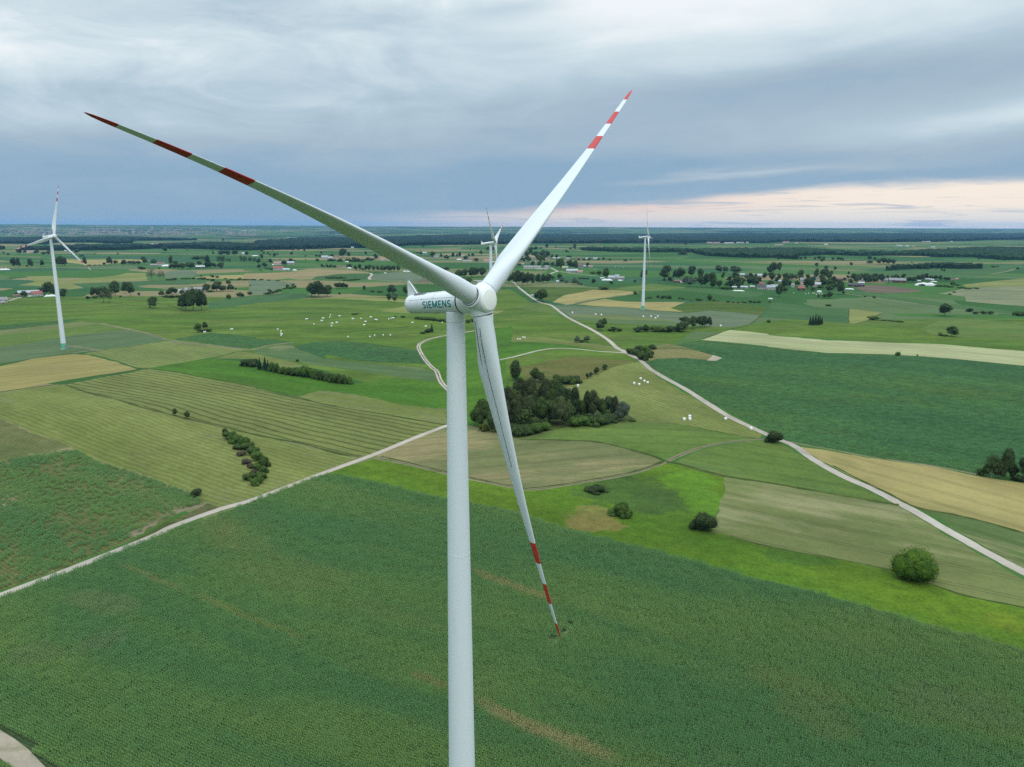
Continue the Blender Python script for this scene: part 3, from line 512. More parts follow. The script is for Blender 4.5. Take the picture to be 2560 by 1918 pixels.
for k, f in enumerate(FIELDS):
    q = np.array(f[3]); lo, hi = q.min(0), q.max(0)
    c = np.where((CC[:, 0] >= lo[0]) & (CC[:, 0] <= hi[0]) & (CC[:, 1] >= lo[1]) & (CC[:, 1] <= hi[1]))[0]
    if not len(c): continue
    x, y = CC[c, 0], CC[c, 1]; ins = np.zeros(len(c), int)
    for i in range(len(q)):
        (x0, y0), (x1, y1) = q[i - 1], q[i]
        if y0 == y1: continue
        hit = ((y0 > y) != (y1 > y)) & (x < (x1 - x0) * (y - y0) / (y1 - y0) + x0)
        ins += np.where(hit, 1 if y1 > y0 else -1, 0)
    owner[c[ins != 0]] = k
groups = {}
for tri, k in zip(F_, owner.tolist()):
    if k < NF and FIELDS[k][2] == 'verge' and FIELDS[k][1].startswith('thin'): k = 'edges'
    groups.setdefault(k, []).append(tri)
def sheet(name, tris, mat):
    idx = {}; vs = []; fs = []
    for t in tris:
        g = []
        for i in t:
            if i not in idx: idx[i] = len(vs); vs.append((V[i].x, V[i].y, zs[i]))
            g.append(idx[i])
        a, b_, c = (vs[i] for i in g)
        if (b_[0] - a[0]) * (c[1] - a[1]) - (b_[1] - a[1]) * (c[0] - a[0]) < 0: g.reverse()
        fs.append(g)
    me = bpy.data.meshes.new(name); me.from_pydata(vs, [], fs)
    for p in me.polygons: p.use_smooth = True
    return link(name, me, mat)
def ground_base():
    """the country beyond the mapped fields: a patchwork of meadows, crops and dark woodland"""
    m, k, p = principled('patchwork_ground', (.05, .1, .03), .95, .05)
    pos = k.new('ShaderNodeNewGeometry').outputs['Position']
    px, py, pz = k.sep(pos)
    vec = k.vm('ADD', pos, k.vm('SCALE', k.comb(k.m('SUBTRACT', k.noise(pos, .004, 3), .5), k.m('SUBTRACT', k.noise(k.vm('ADD', pos, (900., 50., 0.)), .004, 3), .5), 0.), scale=160.0))
    vr = k.new('ShaderNodeVectorRotate', rotation_type='Z_AXIS'); k.put(vr.inputs['Vector'], vec); vr.inputs['Angle'].default_value = .25
    vo = k.new('ShaderNodeTexVoronoi'); k.put(vo.inputs['Vector'], k.vm('MULTIPLY', vr.outputs[0], (.0026, .0062, 0))); vo.inputs['Scale'].default_value = 1
    r, g, b_ = k.sep(vo.outputs['Color'])
    c = k.ramp(r, [(0, (.030, .082, .020)), (.2, (.042, .105, .022)), (.38, (.055, .112, .030)), (.52, (.032, .085, .034)), (.64, (.075, .115, .045)), (.76, (.120, .130, .055)), (.88, (.175, .150, .075)), (1, (.045, .1, .02))], 'CONSTANT')
    n = k.noise(k.vm('MULTIPLY', pos, (.4, 1, 1)), .012, 6, .6)
    c = k.vm('SCALE', c, scale=k.m('ADD', .72, k.m('MULTIPLY', n, .56)))
    far = k.sstep(py, 5200., 9500.)
    wood = k.noise(k.vm('MULTIPLY', pos, (.0006, .0011, 0)), 1.0, 6, .6)
    wf = k.sstep(k.m('ADD', wood, k.m('MULTIPLY', far, .05)), .54, .62)
    wf = k.m('MULTIPLY', wf, k.sstep(py, 3800., 5600.))
    c = k.mix(wf, c, (.013, .034, .015))
    lake = k.noise(k.vm('MULTIPLY', pos, (.0035, .009, 0)), 1.0, 3, .5)
    c = k.mix(k.m('MULTIPLY', k.m('MULTIPLY', k.sstep(lake, .66, .7), far), .7), c, (.16, .17, .10))
    fn = k.noise(pos, .5, 5, .65)
    c = k.vm('SCALE', c, scale=k.m('ADD', .8, k.m('MULTIPLY', fn, .4)))
    k.put(p.inputs['Base Color'], c); return m
for k, tris in groups.items():
    if k == NF:
        o = sheet('ground', tris, ground_base()); tag(o, 'green farmland reaching to the hazy horizon', 'ground', kind='structure')
    elif k == 'edges':
        o = sheet('field_verge', tris, ground_mat('verge_grass', **PAL['verge'])); tag(o, 'thin dark grassy verges running along the field edges', 'verge', kind='stuff')
    else:
        n_, lab, pal, poly, ang, over = FIELDS[k]
        kw = dict(PAL[pal]); kw.update(over)
        o = sheet(n_, tris, ground_mat(n_ + '_' + pal, ang=ang, **kw))
        tag(o, lab, n_.replace('_', ' '), kind='structure')
# ------------------------------------------------------------------ wind turbines
def white_paint(name, col=(.63, .665, .69), dirt=.10, red=False):
    m, k, p = principled(name, col, .38, .35)
    tc = k.new('ShaderNodeTexCoord').outputs['Object']
    n = k.noise(k.vm('MULTIPLY', tc, (1, 1, .25)), 1.6, 6, .6)
    sp = k.noise(k.vm('MULTIPLY', tc, (1, 1, .12)), .9, 3, .6)
    c = k.vm('SCALE', tuple(col), scale=k.m('ADD', 1 - dirt / 2, k.m('MULTIPLY', n, dirt)))
    c = k.mix(k.m('MULTIPLY', k.sstep(sp, .62, .74), .10), c, (.34, .33, .29))
    if red:
        x, y, z = k.sep(tc)
        band = None
        for lo, hi in ((32, 35), (38, 41), (44, 47)):
            q = k.m('MULTIPLY', k.m('GREATER_THAN', z, lo), k.m('LESS_THAN', z, hi))
            band = q if band is None else k.m('ADD', band, q)
        c = k.mix(band, c, k.vm('SCALE', (.42, .022, .022), scale=k.m('ADD', .85, k.m('MULTIPLY', n, .3))))
    k.put(p.inputs['Base Color'], c); return m
M_WHITE = white_paint('white_paint')
M_TOWER = white_paint('tower_paint', (.63, .68, .73), .06)
M_BLADE = white_paint('blade_paint', (.56, .60, .635), .08, red=True)
M_DARK, _, _ = principled('dark_seal', (.035, .035, .035), .6)
M_GREY, _, _ = principled('grey_metal', (.30, .31, .31), .45, .4, .4)
M_TEAL, _, _ = principled('teal_letters', (.0, .19, .21), .45)
M_BASE = plain('green_base_paint', (.12, .42, .28), .5, .3, .1)
M_CONC = plain('concrete', (.30, .29, .26), .9)

def lathe(bm, prof, n=48, cap0=True, cap1=True, axis='Z', off=(0, 0, 0)):
    """profile of (radius, height) turned round an axis"""
    rings = []
    for r, z in prof:
        ring = []
        for i in range(n):
            a = 2 * math.pi * i / n
            v = (r * math.cos(a), r * math.sin(a), z) if axis == 'Z' else (z, r * math.cos(a), r * math.sin(a))
            ring.append(bm.verts.new((v[0] + off[0], v[1] + off[1], v[2] + off[2])))
        rings.append(ring)
    for a, c in zip(rings, rings[1:]):
        for i in range(n): bm.faces.new((a[i], a[(i + 1) % n], c[(i + 1) % n], c[i]))
    if cap0: bm.faces.new(rings[0][::-1])
    if cap1: bm.faces.new(rings[-1])
def box(bm, x0, x1, y0, y1, z0, z1):
    v = [bm.verts.new((x, y, z)) for z in (z0, z1) for y in (y0, y1) for x in (x0, x1)]
    for f in ((0, 2, 3, 1), (4, 5, 7, 6), (0, 1, 5, 4), (2, 6, 7, 3), (0, 4, 6, 2), (1, 3, 7, 5)): bm.faces.new([v[i] for i in f])
def tube(bm, pts_, r, n=6):
    rings = []
    for i, p in enumerate(pts_):
        p = Vector(p); t = (Vector(pts_[min(i + 1, len(pts_) - 1)]) - Vector(pts_[max(i - 1, 0)])).normalized()
        q = t.orthogonal().normalized(); s = t.cross(q)
        rings.append([bm.verts.new(p + (q * math.cos(2 * math.pi * j / n) + s * math.sin(2 * math.pi * j / n)) * r) for j in range(n)])
    for a, c in zip(rings, rings[1:]):
        for j in range(n): bm.faces.new((a[j], a[(j + 1) % n], c[(j + 1) % n], c[j]))
    bm.faces.new(rings[0][::-1]); bm.faces.new(rings[-1])
def shade(o, ang=35):
    for p in o.data.polygons: p.use_smooth = True
    bm = bmesh.new(); bm.from_mesh(o.data)
    for e in bm.edges:
        if len(e.link_faces) == 2 and e.calc_face_angle(0) > rad(ang): e.smooth = False
    bm.to_mesh(o.data); bm.free(); return o

STN = ((1.25, 2.36, 0, 1, 14), (2.2, 2.36, 0, 1, 14), (3.4, 2.40, .12, .92, 14), (4.8, 2.68, .4, .66, 13), (6.2, 3.10, .75, .5, 12.5), (7.6, 3.52, .95, .42, 12), (8.8, 3.60, 1, .38, 11.5), (10.5, 3.45, 1, .34, 10),
       (13, 3.18, 1, .30, 8), (16, 2.88, 1, .27, 6.2), (20, 2.42, 1, .24, 4.4), (25, 1.88, 1, .21, 2.8), (29, 1.50, 1, .20, 1.7), (32, 1.24, 1, .19, 1), (36, .98, 1, .18, .2), (40, .78, 1, .18, -.5), (43, .64, 1, .17, -.9), (45, .50, 1, .17, -1), (45.9, .36, 1, .17, -1), (46.3, .20, 1, .17, -1), (46.5, .04, 1, .2, -1))
def section(r):
    for a, c in zip(STN, STN[1:]):
        if a[0] <= r <= c[0]:
            t = (r - a[0]) / (c[0] - a[0]); return [a[i] + (c[i] - a[i]) * t for i in range(5)]
def blade_pt(sec, phi, bend, off=0.):
    r, ch, bl, th, tw = sec
    xc = .5 - .5 * math.cos(phi)
    yc = .5 * math.sin(phi)
    xa = xc; sg = 1 if phi <= math.pi else -1
    yt = 5 * th * (.2969 * math.sqrt(max(xa, 0)) - .126 * xa - .3516 * xa ** 2 + .2843 * xa ** 3 - .1036 * xa ** 4) * .98
    ya = sg * yt + .07 * xa * (1 - xa) * 2 * (1 if th < .4 else .5)
    y = yc * (1 - bl) + ya * bl
    piv = .5 * (1 - bl) + .31 * bl
    Y = (piv - xc) * ch; Xn = -y * ch - sg * off        # suction side points downwind
    c, s = math.cos(rad(tw)), math.sin(rad(tw))
    return (Xn * c + Y * s + bend, -Xn * s + Y * c, r)
BOW = 3.0
def flex(r): return BOW * ((r / 46.5) ** 2 - r / 46.5)          # the blade bows between root and tip
def make_blade(bow):
    global BOW; BOW = bow
    bm = bmesh.new(); n = 36; rings = []
    rs = [s[0] for s in STN]; fine = []
    for a, c in zip(rs, rs[1:]):
        m = max(1, int((c - a) / .75)); fine += [a + (c - a) * j / m for j in range(m)]
    fine.append(rs[-1])
    for r in fine:
        sec = section(r); bend = flex(r)
        rings.append([bm.verts.new(blade_pt(sec, 2 * math.pi * j / n, bend)) for j in range(n)])
    for a, c in zip(rings, rings[1:]):
        for j in range(n): bm.faces.new((a[j], c[j], c[(j + 1) % n], a[(j + 1) % n]))
    bm.faces.new(rings[0]); bm.faces.new(rings[-1][::-1])
    bmesh.ops.recalc_face_normals(bm, faces=bm.faces)
    me = bpy.data.meshes.new('blade'); bm.to_mesh(me); bm.free(); me.materials.append(M_BLADE)
    for p in me.polygons: p.use_smooth = True
    return me
BLADES = {b_: make_blade(b_) for b_ in (2.2, 3.0, 4.8)}
def make_strip(r0, r1, frac, side, tick, bow):
    global BOW; BOW = bow
    """a raised row of small fins (vortex generators) glued along the blade"""
    bm = bmesh.new(); r = r0
    def at(r_, f, o): 
        phi = math.acos(1 - 2 * f); phi = phi if side > 0 else 2 * math.pi - phi
        return Vector(blade_pt(section(r_), phi, flex(r_), o))
    line = []
    while r <= r1:
        line.append(at(r, frac, .012)); r += .25
    tube(bm, line, .028, 5)
    r = r0 + .2
    while r < r1 - .2:
        L = tick * random.uniform(.3, 1.0) * (1 - .5 * (r - r0) / (r1 - r0))
        tube(bm, [at(r, frac, .006), at(r - .03, min(.95, frac + L / section(r)[1] * .5), .006), at(r - .05, min(.95, frac + L / section(r)[1]), .006)], .009, 4)
        r += random.choice((.3, .35, .45))
    me = bpy.data.meshes.new('fin_strip'); bm.to_mesh(me); bm.free(); me.materials.append(M_DARK); return me
FINS = {b_: [make_strip(2.2, 8.2, .62, 1, .25, b_), make_strip(3.2, 21.5, .36, 1, .45, b_)] for b_ in BLADES}

TY = 4.0      # tower axis lies this far behind the rotor centre
def nacelle_r(x):   # radius of the housing; x is measured forward from the rotor centre
    return 1.22 + .23 * sst(x, -13, -4)
def arc(cx, cy, rx, ry, a0, a1, n=7): return [(cx + rx * math.cos(rad(a0 + (a1 - a0) * i / n)), cy + ry * math.sin(rad(a0 + (a1 - a0) * i / n))) for i in range(n + 1)]
GLYPH = {'I': (.19, [[(.095, 0), (.095, 1)]]),
         'E': (.56, [[(.09, 0), (.09, 1)], [(.09, .91), (.56, .91)], [(.09, .51), (.52, .51)], [(.09, .09), (.56, .09)]]),
         'M': (.92, [[(.09, 0), (.09, 1)], [(.10, .97), (.46, .12)], [(.46, .12), (.82, .97)], [(.83, 1), (.83, 0)]]),
         'N': (.74, [[(.09, 0), (.09, 1)], [(.10, .95), (.64, .05)], [(.65, 0), (.65, 1)]]),
         'S': (.62, [[(.56, .86)] + arc(.31, .71, .22, .20, 60, 250, 7)[1:] + arc(.31, .29, .22, .21, 70, -110, 7) + [(.05, .15)]])}
def make_nacelle(letters, mat):
    """built with +X forward along the shaft"""
    bm = bmesh.new()
    prof = []
    for i in range(9):
        a = i / 8 * math.pi / 2; prof.append((1.22 * math.sin(a) * .999 + .001, -11.6 - .95 * math.cos(a)))
    prof += [(nacelle_r(x), x) for x in (-11, -9, -7, -5, -3.5, -2.75)]
    lathe(bm, prof, 56, axis='X')
    bmesh.ops.recalc_face_normals(bm, faces=bm.faces)
    nac = shade(from_bm('nacelle', bm, mat))
    out = [nac]
    bm = bmesh.new(); lathe(bm, [(1.47, -2.78), (1.50, -2.74), (1.50, -2.62), (1.47, -2.58)], 56, False, False, 'X')
    out.append(from_bm('seal_ring', bm, M_DARK, nac, True))
    # seams of the housing panels
    bm = bmesh.new()
    def on(x, a, e=.008): r = nacelle_r(x) + e; return (x, r * math.cos(a), r * math.sin(a))
    for sgn in (1, -1):
        A = rad(25 if sgn > 0 else 155)
        tube(bm, [on(-11 + .4 * i, A) for i in range(21)], .016, 4)
        for x in (-11, -8.8, -6.6): tube(bm, [on(x, A + sgn * .03 * i) for i in range(-4 if x < -9 else -2, 6 if x < -7 else 36)], .014, 4)
        tube(bm, [on(-10.9 + .25 * i, rad(90) + (.36 if sgn > 0 else -.36)) for i in range(30)], .014, 4)
    out.append(from_bm('panel_seam', bm, M_GREY, nac))
    bm = bmesh.new()    # service hatch on the belly, cut near the tower
    for i in range(6):
        a = rad(-62 - 6 * i)
        for x0_, x1_ in ((-7.9, -6.9),):
            q = [on(x0_, a, .012), on(x1_, a, .012), on(x1_, a - rad(6), .012), on(x0_, a - rad(6), .012)]
            bm.faces.new([bm.verts.new(v) for v in q])
    bmesh.ops.solidify(bm, geom=bm.faces[:], thickness=.01)
    out.append(from_bm('belly_hatch', bm, M_DARK, nac))
    # tail fin with instruments
    bm = bmesh.new()
    fin = [(-12.35, .9), (-12.2, 3.05), (-11.95, 3.08), (-10.45, 1.20), (-10.9, .95)]
    for s_ in (1, -1): bm.faces.new([bm.verts.new((x, .10 * s_ * (1 - .5 * sst(z, 1, 3.8)), z)) for x, z in fin][::s_])
    bm.verts.ensure_lookup_table()
    for i in range(5): bm.faces.new([bm.verts[i], bm.verts[(i + 1) % 5], bm.verts[5 + (i + 1) % 5], bm.verts[5 + i]])
    bmesh.ops.recalc_face_normals(bm, faces=bm.faces)
    f_ = from_bm('tail_fin', bm, mat, nac); out.append(f_)
    bm = bmesh.new(); tube(bm, [(-11.6, .16, 2.6), (-10.25, .16, 1.2)], .03); tube(bm, [(-11.85, -.16, 2.8), (-10.5, -.16, 1.2)], .04)
    out.append(from_bm('fin_strut', bm, M_GREY, nac))
    bm = bmesh.new()
    tube(bm, [(-12.0, -.75, 3.2), (-12.0, .75, 3.2)], .03)
    for y_ in (-.75, -.28, .28, .75):
        tube(bm, [(-12.0, y_, 3.2), (-12.0, y_, 3.45)], .025); tube(bm, [(-12.12, y_, 3.47), (-11.85, y_, 3.47)], .045)
    tube(bm, [(-12.0, 0, 3.0), (-12.0, 0, 3.7)], .03)
    out.append(from_bm('wind_sensor', bm, M_GREY, nac))
    bm = bmesh.new(); box(bm, -10.6, -8.6, -.62, .62, 1.02, 1.36); bmesh.ops.bevel(bm, geom=bm.edges[:], offset=.07, segments=2)
    out.append(from_bm('roof_vent', bm, M_GREY, nac))
    if letters:
        for sgn in (1, -1):
            bm = bmesh.new(); x_cur = 0; quads = []
            for ch in 'SIEMENS':
                wl_, strokes = GLYPH[ch]
                for st in strokes:
                    for i_ in range(len(st) - 1): quads.append(((st[i_][0] + x_cur, st[i_][1]), (st[i_ + 1][0] + x_cur, st[i_ + 1][1]), i_ == 0, i_ == len(st) - 2))
                x_cur += wl_ + .17
            wdt = x_cur - .17; T_ = .092
            for k_, ((xa, ya), (xb, yb), first, last) in enumerate(quads):
                L_ = math.hypot(xb - xa, yb - ya); tx, ty = (xb - xa) / L_, (yb - ya) / L_
                n_ = max(1, int(L_ / .12)); e0 = -T_ * .5 if not first else 0; e1 = T_ * .5 if not last else 0
                R_ = []
                for i_ in range(n_ + 1):
                    d_ = e0 + (L_ - e0 + e1) * i_ / n_; R_.append([])
                    for sd in (1, 0, -1):
                        lx = xa + tx * d_ - ty * T_ * sd; ly = ya + ty * d_ + tx * T_ * sd
                        x_ = -6.0 + (lx - wdt / 2) / wdt * 5.05 * (1 if sgn > 0 else -1); r_ = nacelle_r(x_) + .006 + .0012 * (k_ % 5); a_ = (ly - .5) * .95 / r_ - .10
                        R_[-1].append(bm.verts.new((x_, -sgn * r_ * math.cos(a_), r_ * math.sin(a_))))
                for p_, q_ in zip(R_, R_[1:]):
                    for i_ in (0, 1): bm.faces.new((p_[i_], p_[i_ + 1], q_[i_ + 1], q_[i_]))
            out.append(from_bm('lettering', bm, M_TEAL, nac))
    return out
def sgn_dir(s): return 1 if s > 0 else -1
def make_hub(mat):
    """spinner, +X forward, rotor centre at the origin"""
    bm = bmesh.new()
    prof = [(1.48, -2.56), (1.53, -2.45), (1.62, -1.4), (1.70, 0), (1.66, .7), (1.58, 1.25), (1.50, 1.50), (1.40, 1.58), (1.37, 1.58)]
    lathe(bm, prof, 56, axis='X')
    for k_ in range(3):
        a = 2 * math.pi * k_ / 3
        d_ = Vector((math.sin(rad(3)), math.sin(a), math.cos(a))).normalized(); q = d_.orthogonal().normalized(); s = d_.cross(q)
        R0 = []
        for rr, hh in ((1.42, .9), (1.42, 1.66), (1.37, 1.74), (1.22, 1.78)):
            R0.append([bm.verts.new(d_ * hh + (q * math.cos(2 * math.pi * j / 40) + s * math.sin(2 * math.pi * j / 40)) * rr) for j in range(40)])
        for A_, C_ in zip(R0, R0[1:]):
            for j in range(40): bm.faces.new((A_[j], A_[(j + 1) % 40], C_[(j + 1) % 40], C_[j]))
        bm.faces.new(R0[-1])
    bmesh.ops.recalc_face_normals(bm, faces=bm.faces)
    hub = shade(from_bm('hub', bm, mat), 30)
    bm = bmesh.new(); lathe(bm, [(1.365, 1.583), (1.33, 1.65), (1.2, 1.70), (.01, 1.72)], 48, False, True, 'X'); bmesh.ops.recalc_face_normals(bm, faces=bm.faces)
    cap = shade(from_bm('nose_cap', bm, white_paint('nose_paint', (.72, .73, .70)), hub), 50)
    rings = []
    for k_ in range(3):
        a = 2 * math.pi * k_ / 3; d_ = Vector((math.sin(rad(3)), math.sin(a), math.cos(a))).normalized(); q = d_.orthogonal().normalized(); s = d_.cross(q)
        bm = bmesh.new(); R0 = []
        for rr, hh in ((1.19, 1.782), (1.235, 1.80), (1.235, 1.88), (1.19, 1.90)):
            R0.append([bm.verts.new(d_ * hh + (q * math.cos(2 * math.pi * j / 40) + s * math.sin(2 * math.pi * j / 40)) * rr) for j in range(40)])
        for A_, C_ in zip(R0, R0[1:]):
            for j in range(40): bm.faces.new((A_[j], A_[(j + 1) % 40], C_[(j + 1) % 40], C_[j]))
        rings.append(from_bm('blade_seal', bm, M_DARK, hub, True))
    return [hub, cap] + rings
def make_tower(h, name_mat, base_band):
    bm = bmesh.new()
    def tr(z): return 1.12 + (2.2 - 1.12) * max(0, (h - z) / h) ** .9
    zs_ = [h * i / 24 for i in range(25)]
    lathe(bm, [(tr(z), z) for z in zs_], 64)
    tw = shade(from_bm('tower', bm, M_TOWER), 40)
    out = [tw]
    bm = bmesh.new(); lathe(bm, [(1.11, h - .9), (1.18, h - .85), (1.18, h + .30), (1.08, h + .42)], 64, False, True)
    out.append(shade(from_bm('yaw_collar', bm, M_WHITE, tw), 30))
    for f in (.34, .68):
        bm = bmesh.new(); lathe(bm, [(tr(h * f) + .004, h * f - .05), (tr(h * f) + .02, h * f - .03), (tr(h * f) + .02, h * f + .03), (tr(h * f) + .004, h * f + .05)], 64, False, False)
        out.append(from_bm('flange', bm, M_TOWER, tw, True))
    if base_band:
        bm = bmesh.new(); lathe(bm, [(tr(0) + .02, .1), (tr(5.5) + .02, 5.5)], 64, False, False)
        out.append(from_bm('green_base_band', bm, M_BASE, tw, True))
        bm = bmesh.new(); box(bm, -.55, .55, -tr(1.8) - .12, -tr(1.8) + .1, 1.6, 3.9); box(bm, -.7, .7, -tr(1) - 1.5, -tr(1) + .1, 0, 1.6)
        out.append(from_bm('door', bm, M_GREY, tw))
    bm = bmesh.new(); lathe(bm, [(3.2, -.8), (3.2, .18), (2.9, .25)], 40)
    out.append(from_bm('foundation', bm, M_CONC, tw))
    return out
def turbine(hub, yaw, az_, tilt, cone, pitch, label, base_band=True, detail=False):
    yaw, az_, tilt = map(rad, (yaw, az_, tilt)); cones = [rad(c) for c in cone] if isinstance(cone, tuple) else [rad(cone)] * 3
    hub = Vector(hub)
    fx = Vector((math.sin(yaw) * math.cos(tilt), -math.cos(yaw) * math.cos(tilt), math.sin(tilt)))
    s = Vector((0, 0, 1)).cross(fx).normalized(); u = fx.cross(s)
    hd = Vector((fx.x, fx.y, 0)).normalized()
    top_ = hub - fx * TY
    gz = H(top_.x, top_.y)
    root = empty('wind_turbine', (top_.x, top_.y, gz)); tag(root, label, 'wind turbine', 'wind turbines of the wind farm')
    inv_ = Matrix.Translation(-Vector((top_.x, top_.y, gz)))
    tower = make_tower(top_.z - gz - 1.62, M_TOWER, base_band)
    tower[0].parent = root; tower[0].rotation_euler.z = yaw
    basis = Matrix((fx, s * -1, u * 1)).transposed()          # X forward, Z up
    basis = Matrix((fx, u.cross(fx), u)).transposed().to_4x4()
    nac = make_nacelle(True, M_WHITE)
    nac[0].parent = root; nm = basis.copy(); nm.translation = hub; nac[0].matrix_basis = inv_ @ nm
    hb = make_hub(M_WHITE)
    hb[0].parent = root; rotm = Matrix.Rotation(-az_, 4, 'X')
    # local Z must turn to the first blade: d = u cos az + s sin az
    d0 = u * math.cos(az_) + s * math.sin(az_)
    hm = Matrix((fx, d0.cross(fx), d0)).transposed().to_4x4(); hm.translation = hub; hb[0].matrix_basis = inv_ @ hm
    for k_ in range(3):
        t = az_ + k_ * 2 * math.pi / 3; cone = cones[k_]
        rad_ = u * math.cos(t) + s * math.sin(t); rot = -u * math.sin(t) + s * math.cos(t)
        d_ = rad_ * math.cos(cone) + fx * math.sin(cone); xx = fx * math.cos(cone) - rad_ * math.sin(cone)
        bm_ = Matrix((xx, rot, d_)).transposed().to_4x4() @ Matrix.Rotation(-rad(pitch), 4, 'Z'); bm_.translation = hub
        bow_ = (2.2, 3.0, 4.8)[k_] if detail else 2.2; b_ = bpy.data.objects.new('blade', BLADES[bow_]); COL.objects.link(b_); b_.parent = root; b_.matrix_basis = inv_ @ bm_
        if detail:
            for fm in FINS[bow_]:
                f_ = bpy.data.objects.new('fin_strip', fm); COL.objects.link(f_); f_.parent = b_
    return root
turbine((-3.96, 92.56, CAMZ - 8.74), 51.25, 51.52, 5.93, (2.61, 4.1, 1.0), 75, 'huge white wind turbine in the foreground with teal lettering on its nacelle', False, True)
turbine((-410.1, 694.7, CAMZ - 8.6), 74.44, 16.28, 6.08, 3.98, 10, 'distant white wind turbine standing in green crops at the left of the photo')
turbine((178.2, 1014.7, CAMZ - 12.8), 76.21, -26.46, 5.89, 2.83, 8, 'distant slim white wind turbine seen edge-on right of the big one')
turbine((-14.5, 667.4, CAMZ - 13.6), 81.21, 68.61, 5.98, 2.74, 20, 'distant white wind turbine half hidden behind the big raised blade')
# ------------------------------------------------------------------ trees, bushes and woods
def foliage(name, c0, c1, c2=None, var=.5):
    m, k, p = principled(name, c0, .75, .12)
    pos = k.new('ShaderNodeTexCoord').outputs['Object']
    oi = k.new('ShaderNodeObjectInfo')
    off = k.vm('SCALE', k.comb(oi.outputs['Random'], oi.outputs['Random'], oi.outputs['Random']), scale=40.0)
    q = k.vm('ADD', pos, off)
    n = k.noise(q, 5.5, 4, .65)
    n2 = k.noise(q, 26, 2, .6)
    c = k.mix(k.sstep(n, .36, .64), c0, c1)
    if c2: c = k.mix(k.sstep(k.noise(k.vm('ADD', q, (7., 3., 1.)), 3.0, 3), .56, .66), c, c2)
    f = k.m('ADD', 1 - var / 2, k.m('MULTIPLY', n2, var))
    f = k.m('MULTIPLY', f, k.m('ADD', .78, k.m('MULTIPLY', oi.outputs['Random'], .5)))
    c = k.vm('SCALE', c, scale=f)
    k.put(p.inputs['Base Color'], c)
    tr = k.new('ShaderNodeBsdfTranslucent'); k.put(tr.inputs[0], c)
    mx = k.new('ShaderNodeMixShader'); mx.inputs[0].default_value = .22
    k.l.new(p.outputs[0], mx.inputs[1]); k.l.new(tr.outputs[0], mx.inputs[2])
    k.l.new(mx.outputs[0], m.node_tree.nodes['Material Output'].inputs[0]); return m
F_DARK = foliage('dark_leaves', (.033, .058, .020), (.056, .086, .027))
F_MID = foliage('green_leaves', (.040, .070, .018), (.066, .104, .024))
F_BUSH = foliage('bush_leaves', (.046, .092, .018), (.082, .135, .023))
F_LIME = foliage('bright_bush_leaves', (.050, .108, .014), (.098, .165, .016))
F_PALE = foliage('willow_leaves', (.065, .098, .062), (.105, .135, .092))
F_BARE = foliage('sparse_leaves', (.085, .090, .058), (.12, .115, .08))
F_SPRU = foliage('needles', (.014, .036, .016), (.022, .050, .020))
F_BROWN = foliage('brownish_leaves', (.042, .058, .022), (.066, .084, .029))
F_PURP = foliage('dry_purple_shrub', (.060, .050, .036), (.085, .068, .048))
BARK = plain('bark', (.11, .09, .07), .95, .1, .3, 3)
BARKP = plain('birch_bark', (.38, .36, .33), .9, .1, .3, 3)

def crown_mesh(name, lobes, nleaf, leaf, mat, seed, core=.72, spruce=False, core_sub=1):
    r = random.Random(seed); vs = []; fs = []
    vol = [(a[3] * a[4] * a[5]) ** .667 for a in lobes]; tot_ = sum(vol)
    if spruce:
        for i in range(nleaf):
            z = .06 + .94 * r.random() ** 1.4; rr = (1 - z) * .24 + .012; layer = .72 + .28 * math.sin(z * 60 + r.random())
            a = r.uniform(0, 6.283); d_ = rr * layer * r.uniform(.6, 1.05)
            c = Vector((math.cos(a) * d_, math.sin(a) * d_, z)); nrm = Vector((math.cos(a), math.sin(a), .5 + r.uniform(-.4, .4))).normalized()
            add_leaf(vs, fs, c, nrm, leaf * r.uniform(.6, 1.3), r)
    else:
        for lb, v_ in zip(lobes, vol):
            cx, cy, cz, rx, ry, rz = lb
            for i in range(int(nleaf * v_ / tot_)):
                d_ = Vector((r.gauss(0, 1), r.gauss(0, 1), r.gauss(0, 1))).normalized()
                if d_.z < -.75: continue
                k_ = r.uniform(.74, 1.03) + (.10 if r.random() < .06 else 0)
                lump = 1 + .09 * math.sin(d_.x * 7 + seed + cx * 9) * math.sin(d_.y * 6 + cz * 11) + .06 * math.sin(d_.z * 11 + d_.x * 5)
                c = Vector((cx + d_.x * rx * k_ * lump, cy + d_.y * ry * k_ * lump, cz + d_.z * rz * k_ * lump))
                if c.z < .004: continue
                nrm = (Vector((d_.x / rx, d_.y / ry, d_.z / rz)).normalized() + Vector((r.uniform(-1, 1), r.uniform(-1, 1), r.uniform(-1, 1))) * .75).normalized()
                add_leaf(vs, fs, c, nrm, leaf * r.uniform(.55, 1.35), r)
    if core:
        for lb in (lobes if not spruce else []):
            bm = bmesh.new(); bmesh.ops.create_icosphere(bm, subdivisions=core_sub + 1, radius=1)
            b0 = len(vs)
            for v in bm.verts:
                j = r.uniform(.86, 1.06) * core
                vs.append((lb[0] + v.co.x * lb[3] * j, lb[1] + v.co.y * lb[4] * j, max(.002, lb[2] + v.co.z * lb[5] * j)))
            for f in bm.faces: fs.append([b0 + v.index for v in f.verts])
            bm.free()
        if spruce:
            b0 = len(vs); 
            for i in range(9):
                a = i / 9 * 6.283; vs.append((math.cos(a) * .17, math.sin(a) * .17, .08))
            vs.append((0, 0, .94))
            for i in range(9): fs.append([b0 + i, b0 + (i + 1) % 9, b0 + 9])
    me = bpy.data.meshes.new(name); me.from_pydata(vs, [], fs); me.materials.append(mat); return me
